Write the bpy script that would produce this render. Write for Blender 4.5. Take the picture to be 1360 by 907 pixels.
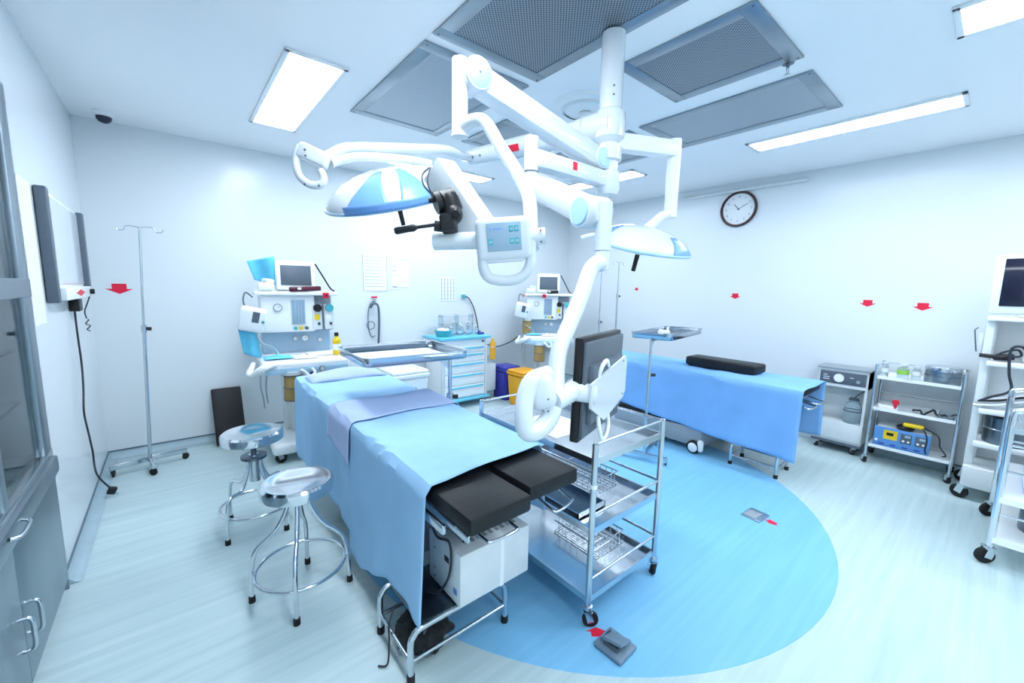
import bpy, bmesh, math, random
from mathutils import Vector, Matrix, Euler
random.seed(7)
for o in list(bpy.data.objects): bpy.data.objects.remove(o)
COL = bpy.context.scene.collection
SC = bpy.context.scene
R_ = math.radians
V = Vector

# ------------------------------------------------------------------ camera
CAMZ = 1.5
YAW, PITCH, ROLL, FPX = R_(39.916), R_(7.487), R_(1.115), 541.3
FW = V((math.sin(YAW)*math.cos(PITCH), math.cos(YAW)*math.cos(PITCH), -math.sin(PITCH)))
r0 = V((math.cos(YAW), -math.sin(YAW), 0)); u0 = r0.cross(FW)
RT = r0*math.cos(ROLL) + u0*math.sin(ROLL); UP = u0*math.cos(ROLL) - r0*math.sin(ROLL)
cd = bpy.data.cameras.new('camera'); cam = bpy.data.objects.new('camera', cd); COL.objects.link(cam)
cd.sensor_fit = 'HORIZONTAL'; cd.sensor_width = 36; cd.lens = FPX/1360*36; cd.clip_start = 0.02
cam.matrix_world = Matrix(((RT.x, UP.x, -FW.x, 0), (RT.y, UP.y, -FW.y, 0), (RT.z, UP.z, -FW.z, CAMZ), (0, 0, 0, 1)))
SC.camera = cam
def at(x, y, D):
    "point of the room seen at photo pixel x, y at D metres of depth"
    return V((0, 0, CAMZ)) + (RT*((x-680)/FPX) - UP*((y-453.5)/FPX) + FW)*D

# ------------------------------------------------------------------ world, exposure
w = bpy.data.worlds.new('world'); SC.world = w; w.use_nodes = True
w.node_tree.nodes['Background'].inputs[0].default_value = (0.75, 0.9, 1, 1)
w.node_tree.nodes['Background'].inputs[1].default_value = 0.15
vs = SC.view_settings; vs.view_transform = 'Standard'; vs.look = 'None'; vs.gamma = 1; vs.exposure = 0.2
vs.use_curve_mapping = False
LAMP = 26.0
LAMPCOL = (0.835, 0.91, 1.0, 1)

# ------------------------------------------------------------------ materials
def lin(c):
    return tuple(((v/255)/12.92 if v/255 <= .04045 else ((v/255+.055)/1.055)**2.4) for v in c)
MATS = {}
def mat(name, rgb, rough=.5, metal=0., var=.06, scale=12., bump=0., trans=0., spec=.5, emis=0, ior=1.45, stretch=None, coat=0):
    m = bpy.data.materials.new(name); m.use_nodes = True; nt = m.node_tree; n = nt.nodes; L = nt.links
    b = n['Principled BSDF']; c = lin(rgb)
    tc = n.new('ShaderNodeTexCoord'); mp = n.new('ShaderNodeMapping'); L.new(tc.outputs['Object'], mp.inputs[0])
    if stretch: mp.inputs['Scale'].default_value = stretch
    nz = n.new('ShaderNodeTexNoise'); nz.inputs['Scale'].default_value = scale; nz.inputs['Detail'].default_value = 4
    L.new(mp.outputs[0], nz.inputs['Vector'])
    rp = n.new('ShaderNodeValToRGB'); e = rp.color_ramp.elements
    e[0].position = .3; e[1].position = .7
    e[0].color = tuple(v*(1-var) for v in c)+(1,); e[1].color = tuple(min(1, v*(1+var)) for v in c)+(1,)
    L.new(nz.outputs['Fac'], rp.inputs[0]); L.new(rp.outputs[0], b.inputs['Base Color'])
    b.inputs['Roughness'].default_value = rough; b.inputs['Metallic'].default_value = metal
    b.inputs['Specular IOR Level'].default_value = spec; b.inputs['IOR'].default_value = ior
    b.inputs['Transmission Weight'].default_value = trans; b.inputs['Coat Weight'].default_value = coat
    if emis:
        b.inputs['Emission Color'].default_value = c+(1,); b.inputs['Emission Strength'].default_value = emis
    if bump:
        bp = n.new('ShaderNodeBump'); bp.inputs['Strength'].default_value = bump; bp.inputs['Distance'].default_value = .01
        L.new(nz.outputs['Fac'], bp.inputs['Height']); L.new(bp.outputs[0], b.inputs['Normal'])
    MATS[name] = m; return m
M = MATS
mat('wall', (222, 229, 233), .22, var=.01, scale=.8, spec=.35)
mat('ceiling', (246, 248, 250), .45, var=.012, scale=.7, spec=.3)
mat('cove', (168, 190, 200), .5, var=.04)
mat('cove_cap', (92, 112, 125), .5)
mat('steel', (205, 212, 218), .2, 1., var=.05, scale=6)
mat('steel_dull', (150, 163, 172), .34, 1., var=.10, scale=4, stretch=(1, 1, .15))
mat('steel_dark', (112, 124, 134), .3, 1., var=.1)
mat('chrome', (222, 226, 230), .09, 1., var=.02)
mat('white', (240, 244, 246), .3, var=.012, scale=5)
mat('white_gloss', (222, 229, 234), .16, var=.01, scale=5, coat=.3)
mat('offwhite', (222, 228, 230), .38, var=.03)
mat('paleblue', (176, 212, 232), .35, var=.02)
mat('lampblue', (116, 164, 226), .3, var=.03)
mat('grey', (150, 160, 168), .45, var=.05)
mat('grey_dark', (86, 96, 106), .45, var=.06)
mat('slate', (88, 100, 112), .4, var=.06)
mat('black', (18, 19, 23), .42, var=.15, scale=30)
mat('leather', (17, 18, 22), .5, var=.2, scale=60, bump=.06)
mat('rubber', (22, 23, 25), .7, var=.2)
mat('screen', (62, 72, 84), .12, var=.1, scale=2)
mat('screen_dark', (36, 38, 58), .1, var=.15, scale=2)
mat('drape', (166, 208, 242), .85, var=.05, scale=5, bump=.25, spec=.15)
mat('drape_far', (132, 182, 234), .85, var=.05, scale=5, bump=.25, spec=.15)
mat('lavender', (186, 204, 238), .85, var=.04, scale=6, bump=.25, spec=.15)
mat('cyancloth', (105, 200, 232), .8, var=.06, scale=8, bump=.2)
mat('navy', (44, 74, 140), .6, var=.08)
mat('binblue', (62, 66, 168), .4, var=.05)
mat('binyellow', (236, 166, 34), .4, var=.05)
mat('yellow', (236, 200, 30), .4, var=.05)
mat('red', (226, 26, 62), .5, var=.03)
mat('maroon', (84, 22, 40), .4, var=.1)
mat('brown', (58, 28, 30), .35, var=.15)
mat('amber', (168, 140, 84), .25, var=.12, scale=9)
mat('teal', (74, 176, 186), .4, var=.05)
mat('aqua', (110, 200, 228), .35, var=.04)
mat('panelgrey', (158, 184, 204), .35, var=.03)
mat('esublue', (92, 150, 214), .4, var=.04)
mat('paper', (236, 240, 242), .8, var=.015)
mat('ink', (120, 138, 156), .8, var=.1)
mat('ink_dark', (50, 60, 72), .7, var=.1)
mat('green', (150, 210, 90), .5, var=.1)
mat('cable', (40, 48, 58), .5, var=.1)
mat('pedal', (112, 134, 152), .55, var=.06)
mat('floorplate', (158, 176, 190), .3, .8, var=.06)
mat('glass', (236, 246, 250), .03, trans=1., var=0., ior=1.12)
mat('clear', (226, 240, 246), .08, trans=.85, var=.02, ior=1.2)
mat('mesh_bag', (30, 34, 38), .8, var=.5, scale=40)

def lamp_mat():
    m = bpy.data.materials.new('panel_light'); m.use_nodes = True; nt = m.node_tree
    b = nt.nodes['Principled BSDF']; b.inputs['Base Color'].default_value = (.95, .97, 1, 1)
    tc = nt.nodes.new('ShaderNodeTexCoord'); nz = nt.nodes.new('ShaderNodeTexNoise'); nz.inputs['Scale'].default_value = 1.5
    mx = nt.nodes.new('ShaderNodeMapRange'); mx.inputs['To Min'].default_value = LAMP*.97; mx.inputs['To Max'].default_value = LAMP*1.03
    nt.links.new(tc.outputs['Object'], nz.inputs[0]); nt.links.new(nz.outputs['Fac'], mx.inputs[0])
    b.inputs['Emission Color'].default_value = LAMPCOL; nt.links.new(mx.outputs[0], b.inputs['Emission Strength'])
    M['lamp'] = m
lamp_mat()
def floor_mat(name, a, b_, c_, rough):
    m = bpy.data.materials.new(name); m.use_nodes = True; nt = m.node_tree; n = nt.nodes; L = nt.links; b = n['Principled BSDF']
    tc = n.new('ShaderNodeTexCoord'); mp = n.new('ShaderNodeMapping'); mp.inputs['Scale'].default_value = (.7, 14, 1)
    L.new(tc.outputs['Object'], mp.inputs[0])
    n1 = n.new('ShaderNodeTexNoise'); n1.inputs['Scale'].default_value = 1.6; n1.inputs['Detail'].default_value = 7; n1.inputs['Roughness'].default_value = .62
    L.new(mp.outputs[0], n1.inputs['Vector'])
    rp = n.new('ShaderNodeValToRGB'); e = rp.color_ramp.elements; e[0].position = .3; e[1].position = .72
    e[0].color = lin(a)+(1,); e[1].color = lin(c_)+(1,); k = e.new(.5); k.color = lin(b_)+(1,)
    L.new(n1.outputs['Fac'], rp.inputs[0]); L.new(rp.outputs[0], b.inputs['Base Color'])
    b.inputs['Roughness'].default_value = rough; b.inputs['Specular IOR Level'].default_value = .35
    M[name] = m
floor_mat('vinyl', (176, 200, 203), (188, 209, 212), (200, 218, 220), .38)
floor_mat('vinyl_blue', (122, 186, 224), (128, 191, 229), (135, 197, 234), .38)
def perf_mat(name, metal_rgb, hole_rgb, pitch):
    "perforated sheet: staggered round holes"
    m = bpy.data.materials.new(name); m.use_nodes = True; nt = m.node_tree; n = nt.nodes; L = nt.links; b = n['Principled BSDF']
    tc = n.new('ShaderNodeTexCoord')
    def lattice(off):
        a = n.new('ShaderNodeVectorMath'); a.operation = 'ADD'; a.inputs[1].default_value = (off, off, 0); L.new(tc.outputs['Object'], a.inputs[0])
        s = n.new('ShaderNodeVectorMath'); s.operation = 'SCALE'; s.inputs['Scale'].default_value = 1/pitch; L.new(a.outputs[0], s.inputs[0])
        f = n.new('ShaderNodeVectorMath'); f.operation = 'FRACTION'; L.new(s.outputs[0], f.inputs[0])
        c = n.new('ShaderNodeVectorMath'); c.operation = 'SUBTRACT'; c.inputs[1].default_value = (.5, .5, 0); L.new(f.outputs[0], c.inputs[0])
        z = n.new('ShaderNodeVectorMath'); z.operation = 'MULTIPLY'; z.inputs[1].default_value = (1, 1, 0); L.new(c.outputs[0], z.inputs[0])
        l = n.new('ShaderNodeVectorMath'); l.operation = 'LENGTH'; L.new(z.outputs[0], l.inputs[0]); return l.outputs['Value']
    mn = n.new('ShaderNodeMath'); mn.operation = 'MINIMUM'; L.new(lattice(0), mn.inputs[0]); L.new(lattice(pitch/2), mn.inputs[1])
    lt = n.new('ShaderNodeMath'); lt.operation = 'LESS_THAN'; lt.inputs[1].default_value = .24; L.new(mn.outputs[0], lt.inputs[0])
    mx = n.new('ShaderNodeMix'); mx.data_type = 'RGBA'; mx.inputs['A'].default_value = lin(metal_rgb)+(1,); mx.inputs['B'].default_value = lin(hole_rgb)+(1,)
    L.new(lt.outputs[0], mx.inputs['Factor']); L.new(mx.outputs['Result'], b.inputs['Base Color'])
    iv = n.new('ShaderNodeMath'); iv.operation = 'MULTIPLY_ADD'; iv.inputs[1].default_value = -.75; iv.inputs[2].default_value = .8
    L.new(lt.outputs[0], iv.inputs[0]); L.new(iv.outputs[0], b.inputs['Metallic']); b.inputs['Roughness'].default_value = .38
    M[name] = m
perf_mat('perforated', (152, 164, 174), (38, 46, 56), .018)
perf_mat('perforated_fine', (172, 184, 194), (104, 118, 130), .010)

# ------------------------------------------------------------------ mesh building
def catmull(pts, k=6, closed=False):
    p = [V(q) for q in pts]; out = []; n = len(p)
    for i in range(n if closed else n-1):
        if closed: a, b, c, d = p[i-1], p[i], p[(i+1) % n], p[(i+2) % n]
        else: a, b, c, d = p[max(i-1, 0)], p[i], p[i+1], p[min(i+2, n-1)]
        for j in range(k):
            t = j/k
            out.append(.5*((2*b)+(c-a)*t+(2*a-5*b+4*c-d)*t*t+(3*b-3*c+d-a)*t*t*t))
    if not closed: out.append(p[-1])
    return out
def frame(d):
    d = V(d).normalized(); a = V((0, 0, 1)) if abs(d.z) < .95 else V((1, 0, 0))
    x = a.cross(d).normalized(); return x, d.cross(x)
class MB:
    def __init__(s): s.bm = bmesh.new()
    def _new(s, mtx, geom):
        bmesh.ops.transform(s.bm, matrix=mtx, verts=[v for v in geom if isinstance(v, bmesh.types.BMVert)])
    def box(s, c, size, rot=(0, 0, 0), bev=0., seg=2, mtx=None):
        g = bmesh.ops.create_cube(s.bm, size=1)['verts']
        bmesh.ops.transform(s.bm, matrix=Matrix.Diagonal((*size, 1)), verts=g)
        if bev:
            ed = list({e for v in g for e in v.link_edges})
            r = bmesh.ops.bevel(s.bm, geom=ed, offset=bev, segments=seg, affect='EDGES', profile=.5)
            g = list({v for f in r['faces'] for v in f.verts} | {v for v in g if v.is_valid})
        m = mtx if mtx is not None else Matrix.Translation(V(c)) @ Euler(rot).to_matrix().to_4x4()
        bmesh.ops.transform(s.bm, matrix=m, verts=g); return s
    def bb(s, x0, x1, y0, y1, z0, z1, bev=0.): return s.box(((x0+x1)/2, (y0+y1)/2, (z0+z1)/2), (abs(x1-x0), abs(y1-y0), abs(z1-z0)), bev=bev)
    def bar(s, p, q, wd, ht, bev=0.):
        "box beam from p to q, ht measured towards world up"
        p, q = V(p), V(q); d = (q-p); x = d.normalized(); y = V((0, 0, 1)).cross(x)
        y = y.normalized() if y.length > 1e-4 else V((0, 1, 0)); z = x.cross(y); c = (p+q)/2
        m = Matrix(((x.x, y.x, z.x, c.x), (x.y, y.y, z.y, c.y), (x.z, y.z, z.z, c.z), (0, 0, 0, 1)))
        return s.box(None, (d.length, wd, ht), bev=bev, mtx=m)
    def cyl(s, p, q, r, r2=None, n=18):
        return s.sweep([V(p), V(q)], [r, r if r2 is None else r2], n)
    def sweep(s, pts, r, n=12, closed=False):
        rs = r if isinstance(r, (list, tuple)) else [r]*len(pts)
        N = len(pts); rings = []; prev = None
        for i, p in enumerate(pts):
            if closed: d = pts[(i+1) % N]-pts[i-1]
            else: d = pts[min(i+1, N-1)]-pts[max(i-1, 0)]
            d.normalize()
            if prev is None: x, y = frame(d)
            else:
                x = prev - d*prev.dot(d); x.normalize(); y = d.cross(x)
            prev = x
            rings.append([s.bm.verts.new(p+(x*math.cos(2*math.pi*k/n)+y*math.sin(2*math.pi*k/n))*rs[i]) for k in range(n)])
        for i in range(N if closed else N-1):
            a, b = rings[i], rings[(i+1) % N]
            for k in range(n): s.bm.faces.new((a[k], a[(k+1) % n], b[(k+1) % n], b[k]))
        if not closed:
            s.bm.faces.new(rings[0][::-1]); s.bm.faces.new(rings[-1])
        return s
    def tube(s, pts, r, n=10, k=6, closed=False): return s.sweep(catmull(pts, k, closed), r, n, closed)
    def ring(s, c, rad, r, n=36, nr=8, axis=(0, 0, 1)):
        x, y = frame(axis); c = V(c)
        return s.sweep([c+(x*math.cos(2*math.pi*i/n)+y*math.sin(2*math.pi*i/n))*rad for i in range(n)], r, nr, True)
    def lathe(s, c, prof, n=28, axis=(0, 0, 1)):
        x, y = frame(axis); z = V(axis).normalized(); c = V(c); rings = []
        for r, h in prof:
            if r < 1e-5: rings.append([s.bm.verts.new(c+z*h)])
            else: rings.append([s.bm.verts.new(c+z*h+(x*math.cos(2*math.pi*k/n)+y*math.sin(2*math.pi*k/n))*r) for k in range(n)])
        for a, b in zip(rings, rings[1:]):
            for k in range(n):
                l = (k+1) % n
                if len(a) == 1 and len(b) == 1: continue
                if len(a) == 1: s.bm.faces.new((a[0], b[l], b[k]))
                elif len(b) == 1: s.bm.faces.new((a[k], a[l], b[0]))
                else: s.bm.faces.new((a[k], a[l], b[l], b[k]))
        return s
    def ball(s, c, r, sc=(1, 1, 1), rot=(0, 0, 0)):
        g = bmesh.ops.create_uvsphere(s.bm, u_segments=18, v_segments=10, radius=r)['verts']
        bmesh.ops.transform(s.bm, matrix=Matrix.Translation(V(c)) @ Euler(rot).to_matrix().to_4x4() @ Matrix.Diagonal((*sc, 1)), verts=g); return s
    def poly(s, pts, d):
        "flat polygon given as 3D points, extruded by vector d"
        d = V(d); a = [s.bm.verts.new(V(p)) for p in pts]; b = [s.bm.verts.new(V(p)+d) for p in pts]; n = len(a)
        s.bm.faces.new(a[::-1]); s.bm.faces.new(b)
        for i in range(n): s.bm.faces.new((a[i], a[(i+1) % n], b[(i+1) % n], b[i]))
        return s
    def grid(s, f, nu, nv):
        vs_ = [[s.bm.verts.new(V(f(i/nu, j/nv))) for j in range(nv+1)] for i in range(nu+1)]
        for i in range(nu):
            for j in range(nv): s.bm.faces.new((vs_[i][j], vs_[i+1][j], vs_[i+1][j+1], vs_[i][j+1]))
        return s
    def build(s, name, m, parent=None, world=True, solid=0., angle=38):
        bmesh.ops.recalc_face_normals(s.bm, faces=s.bm.faces)
        me = bpy.data.meshes.new(name); s.bm.to_mesh(me); s.bm.free()
        for p in me.polygons: p.use_smooth = True
        me.set_sharp_from_angle(angle=R_(angle)); me.materials.append(M[m] if isinstance(m, str) else m)
        o = bpy.data.objects.new(name, me); COL.objects.link(o)
        if parent is not None:
            if world: me.transform(base_mtx(parent).inverted())
            o.parent = parent
        if solid:
            sm = o.modifiers.new('thickness', 'SOLIDIFY'); sm.thickness = solid; sm.offset = 0
        return o
def base_mtx(o):
    m = Matrix.Translation(o.location) @ o.rotation_euler.to_matrix().to_4x4()
    return base_mtx(o.parent) @ m if o.parent else m
def tag(o, label, cat, group=None, kind=None):
    if label: o['label'] = label
    if cat: o['category'] = cat
    if group: o['group'] = group
    if kind: o['kind'] = kind
    return o
def thing(name, label, cat, loc, rz=0, group=None):
    o = bpy.data.objects.new(name, None); COL.objects.link(o); o.location = loc; o.rotation_euler = (0, 0, rz)
    o.empty_display_size = .1
    return tag(o, label, cat, group)
def struct(name, mb, m, label=None, parent=None):
    o = mb.build(name, m, parent)
    if parent is None: o['kind'] = 'structure'
    if label: o['label'] = label
    return o
def text_mesh(name, body, size, mtx, m, parent, ext=.0006):
    cu = bpy.data.curves.new(name, 'FONT'); cu.body = body; cu.size = size; cu.align_x = 'CENTER'; cu.align_y = 'CENTER'; cu.extrude = ext; cu.resolution_u = 2
    t = bpy.data.objects.new(name+'_tmp', cu); COL.objects.link(t)
    me = bpy.data.meshes.new_from_object(t.evaluated_get(bpy.context.evaluated_depsgraph_get()))
    bpy.data.objects.remove(t); me.name = name; me.transform(base_mtx(parent).inverted() @ mtx); me.materials.clear(); me.materials.append(M[m])
    o = bpy.data.objects.new(name, me); COL.objects.link(o); o.parent = parent; return o
def axes(c, x, y):
    x = V(x).normalized(); z = x.cross(V(y)).normalized(); y = z.cross(x)
    return Matrix(((x.x, y.x, z.x, c[0]), (x.y, y.y, z.y, c[1]), (x.z, y.z, z.z, c[2]), (0, 0, 0, 1)))
def caster(parent, x, y, r, top, ang=0., world=True, hub='steel', fork='steel'):
    d = V((math.cos(ang), math.sin(ang), 0)); a = V((-d.y, d.x, 0)); p = V((x, y, r)); c = p + d*r*.35
    f = MB().cyl((x, y, top-.004), (x, y, top-.02), r*.55).cyl((x, y, top-.01), (x, y, r*1.7), .007)
    for s in (-1, 1): f.bar(c+a*s*r*.5+V((0, 0, -r*.15)), p+a*s*r*.5+V((0, 0, r*1.15)), .003, r*.8)
    f.box((x, y, r*2.15), (r*1.1, r*1.1, .004), rot=(0, 0, ang))
    o = f.build('caster', fork, parent, world)
    wv = MB().lathe(c, [(0, -r*.32), (r*.8, -r*.32), (r, -r*.2), (r, r*.2), (r*.8, r*.32), (0, r*.32)], 20, a)
    q = wv.build('wheel', 'rubber', o, False) if not world else wv.build('wheel', 'rubber', o)
    return o

# ------------------------------------------------------------------ room shell
XL, XR, YB, YN, ZC = -.494, 5.09, 4.68, -2.2, 2.74
struct('floor', MB().bb(XL-.8, XR+.1, YN-.1, YB+.1, -.06, 0), 'vinyl')
inl = MB().lathe((2.35, 2.03, 0), [(0, .0018), (1.655, .0018), (1.657, .0002)], 96)
struct('floor_inlay', inl, 'vinyl_blue', 'large round light blue vinyl inlay set into the pale floor')
struct('ceiling', MB().bb(XL-.8, XR+.1, YN-.1, YB+.1, ZC, ZC+.08), 'ceiling')
struct('wall_back', MB().bb(XL-.1, XR+.1, YB, YB+.1, 0, ZC), 'wall')
struct('wall_right', MB().bb(XR, XR+.1, YN, YB, 0, ZC), 'wall')
wl = MB().bb(XL-.1, XL, 2.79, YB, 0, ZC).bb(XL-.1, XL, .95, 2.79, 2.32, ZC).bb(XL-.1, XL, YN, .95, 0, ZC)
struct('wall_left', wl, 'wall')
struct('wall_front', MB().bb(XL-.8, XR+.1, YN-.1, YN, 0, ZC), 'wall')
def cove(name, p, q, nrm):
    p, q, nrm = V(p), V(q), V(nrm); prof = []
    for i in range(7):
        t = i/6*math.pi/2; prof.append((.06-.056*math.sin(t), .060-.058*math.cos(t)))
    b = MB(); pr = [(0, 0.0005)]+[(a, z) for a, z in prof]+[(0, .062)]
    b.poly([p+nrm*a+V((0, 0, z)) for a, z in pr], q-p)
    o = struct(name, b, 'cove')
    c = MB().poly([p+nrm*a+V((0, 0, z)) for a, z in ((0, .062), (.007, .060), (.007, .069), (0, .071))], q-p)
    c.build('cap_strip', 'cove_cap', o)
cove('baseboard_back', (XL, YB, 0), (XR, YB, 0), (0, -1, 0))
cove('baseboard_left', (XL, 2.80, 0), (XL, YB, 0), (1, 0, 0))
cove('baseboard_right', (XR, YN, 0), (XR, YB, 0), (-1, 0, 0))

# ------------------------------------------------------------------ ceiling: lights and perforated air grilles
def panel_light(x0, x1, y0, y1, label):
    t = thing('ceiling_light', label, 'light', ((x0+x1)/2, (y0+y1)/2, ZC), group='flat ceiling light panels')
    f = MB(); b = .026; z0, z1 = ZC-.014, ZC-.0005
    f.bb(x0, x1, y0, y0+b, z0, z1, .002).bb(x0, x1, y1-b, y1, z0, z1, .002).bb(x0, x0+b, y0, y1, z0, z1, .002).bb(x1-b, x1, y0, y1, z0, z1, .002)
    f.build('frame', 'white', t)
    MB().bb(x0+b, x1-b, y0+b, y1-b, ZC-.009, ZC-.002).build('diffuser', 'lamp', t)
    for (sx, sy) in ((x0+.012, y0+.012), (x1-.012, y0+.012), (x0+.012, y1-.012), (x1-.012, y1-.012)):
        MB().cyl((sx, sy, z0-.002), (sx, sy, z0+.002), .005, n=10).build('screw', 'steel_dark', t)
panel_light(.555, .885, 2.57, 3.87, 'bright ceiling light panel nearest the security camera, left of the grilles')
panel_light(3.80, 4.07, .28, 1.54, 'long bright ceiling light panel above the right wall trolleys')
panel_light(3.75, 4.03, 2.60, 3.85, 'bright ceiling light panel behind the lamp arms, near the wall clock')
panel_light(1.70, 2.94, 3.88, 4.15, 'bright ceiling light panel over the back wall, behind the tripod head')
panel_light(2.68, 3.00, -.95, .285, 'bright ceiling light panel cut by the top right corner of the picture')
panel_light(.555, .885, .40, 1.70, 'unseen ceiling light panel added over the foot of near table, above the picture')  # presumed panel, out of view, added to brighten the drape side and left floor
panel_light(.555, .885, -1.9, -.6, 'ceiling light panel behind the viewer, outside the picture')
panel_light(4.0, 4.28, -1.7, -.45, 'ceiling light panel in the near right corner of the room')
def grille(x0, x1, y0, y1, label, sheet='perforated_fine'):
    t = thing('ceiling_grille', label, 'grille', ((x0+x1)/2, (y0+y1)/2, ZC), group='perforated steel air grilles in the ceiling')
    b = .075; z0, z1 = ZC-.012, ZC-.0005; f = MB()
    f.bb(x0, x1, y0, y0+b, z0, z1, .002).bb(x0, x1, y1-b, y1, z0, z1, .002).bb(x0, x0+b, y0+b, y1-b, z0, z1, .002).bb(x1-b, x1, y0+b, y1-b, z0, z1, .002)
    f.build('frame', 'steel_dull', t)
    MB().bb(x0+b-.004, x1-b+.004, y0+b-.004, y1-b+.004, ZC-.008, ZC-.002).build('perforated_sheet', sheet, t)
    for (sx, sy) in ((x0+.02, y0+.02), (x1-.02, y0+.02), (x0+.02, y1-.02), (x1-.02, y1-.02)):
        MB().cyl((sx, sy, z0-.002), (sx, sy, z0+.002), .006, n=10).build('screw', 'steel_dark', t)
grille(1.08, 1.785, 2.02, 3.15, 'perforated steel ceiling grille left of the tall arm elbow')
grille(1.08, 1.785, .815, 1.945, 'largest looking perforated steel ceiling grille, cut by the top of the picture', 'perforated')
grille(2.0, 2.645, .815, 1.53, 'perforated steel ceiling grille right of the white ceiling column', 'perforated')
grille(2.0, 2.645, 2.48, 3.12, 'perforated steel ceiling grille behind the upper spring arm')
grille(2.835, 3.50, .825, 1.93, 'perforated steel ceiling grille nearest the right hand light panel')
grille(2.835, 3.50, 2.02, 3.13, 'perforated steel ceiling grille furthest back, behind the right lamp arm')
t = thing('ceiling_canopy', 'round white ceiling cover in the middle of the grilles', 'cover', (2.26, 1.97, ZC))
MB().lathe((2.26, 1.97, ZC), [(0, -.045), (.12, -.045), (.14, -.03), (.215, -.02), (.23, -.0005)], 40).build('cover', 'white', t)
MB().lathe((2.26, 1.97, ZC), [(.148, -.040), (.165, -.036), (.165, -.022)], 40).build('rim', 'offwhite', t)
MB().cyl((2.26, 1.97, ZC-.05), (2.26, 1.97, ZC-.24), .04).build('stub', 'white', t)
cc = at(137, 149, 1); k = (ZC-CAMZ)/(cc.z-CAMZ); cx, cy = cc.x*k, cc.y*k
t = thing('security_camera', 'small white dome security camera with dark glass on the ceiling', 'camera', (cx, cy, ZC))
MB().lathe((cx, cy, ZC), [(0, -.0005), (.06, -.0005), (.062, -.012), (.056, -.03), (.047, -.034), (0, -.034)], 28).build('housing', 'white', t)
MB().lathe((cx, cy, ZC-.034), [(.046, 0), (.044, -.018), (.033, -.034), (.016, -.043), (0, -.045)], 24).build('dome', 'screen_dark', t)
cc = at(1047, 82, 1); k = (ZC-CAMZ)/(cc.z-CAMZ); cx, cy = cc.x*k, cc.y*k
t = thing('sprinkler', 'small metal sprinkler head on the ceiling between two grilles', 'sprinkler', (cx, cy, ZC))
MB().lathe((cx, cy, ZC), [(0, -.0005), (.03, -.0005), (.028, -.012), (.01, -.016), (.008, -.03), (0, -.03)], 20).build('rosette', 'steel_dark', t)
MB().tube([(cx-.012, cy, ZC-.03), (cx-.014, cy, ZC-.05), (cx, cy, ZC-.065), (cx+.014, cy, ZC-.05), (cx+.012, cy, ZC-.03)], .003).build('yoke', 'steel', t)
MB().cyl((cx, cy, ZC-.066), (cx, cy, ZC-.07), .014).build('deflector', 'steel', t)

# ------------------------------------------------------------------ surgical arms
COLX, COLY = 1.735, 1.35
def tube_arm(mb, a, b, r): return mb.cyl(a, b, r, n=22)
def plate_handle(parent, c, x, y, wd, ht, loop, D):
    "rounded control head: plate with a grip loop below"
    x = V(x).normalized(); y = V(y).normalized(); z = x.cross(y); c = V(c)
    MB().box(None, (wd, ht, D), bev=min(wd, ht, D)*.38, seg=4, mtx=axes(c, x, y)).build('control_head', 'white_gloss', parent)
    g = [c+x*(-wd*.40)-y*ht*.30, c+x*(-wd*.42)-y*(ht*.5+loop*.55), c+x*(-wd*.26)-y*(ht*.5+loop*.95), c-y*(ht*.5+loop), c+x*(wd*.26)-y*(ht*.5+loop*.95), c+x*(wd*.42)-y*(ht*.5+loop*.55), c+x*(wd*.40)-y*ht*.30]
    MB().tube(g, .016, n=14).build('grip', 'white_gloss', parent)
def lamp_head(parent, c, ax, xd, R, blue):
    "shallow dome with a flat light window; ax = outward top axis, xd = reference direction in its plane"
    ax = V(ax).normalized(); xd = (V(xd)-ax*V(xd).dot(ax)).normalized(); yd = ax.cross(xd); c = V(c)
    prof = [(1, -.03), (1.0, .02), (.95, .09), (.86, .17), (.7, .27), (.5, .35), (.28, .395), (0, .41)]
    def pt(th, s, k=1.0):
        s = s*(len(prof)-1); i = min(int(s), len(prof)-2); f = s-i
        r = prof[i][0]*(1-f)+prof[i+1][0]*f; h = prof[i][1]*(1-f)+prof[i+1][1]*f
        lob = 1+.055*math.cos(3*th+.6)
        return c+(xd*math.cos(th)+yd*math.sin(th))*R*r*lob*k+ax*R*h*(1+(k-1)*1.2)
    MB().grid(lambda u, v: pt(2*math.pi*u, v*.999), 60, 14).build('lamp_dome', 'white_gloss', parent)
    w_ = MB(); w_.poly([pt(2*math.pi*i/48, 0, .985)-ax*.002 for i in range(48)], ax*.012); w_.build('light_window', 'clear', parent)
    MB().sweep([pt(2*math.pi*i/48, .03, 1.004) for i in range(48)], .008, 8, True).build('rim', 'paleblue', parent)
    for (t0, t1, s0, s1) in blue:
        def f(u, v, t0=t0, t1=t1, s0=s0, s1=s1):
            m = (t0+t1)/2; wdt = (t1-t0)/2*(1-.62*v**1.5)
            return pt(m+wdt*(2*u-1), s0+(s1-s0)*v, 1.012)
        MB().grid(f, 12, 8).build('blue_panel', 'lampblue', parent, solid=.004)
    h = MB().cyl(c-ax*.01, c-ax*.045, .022, .02).build('handle_socket', 'white', parent)
    MB().cyl(c-ax*.045, c-ax*.135, .0125, .011).build('sterile_handle', 'black', parent)

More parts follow.
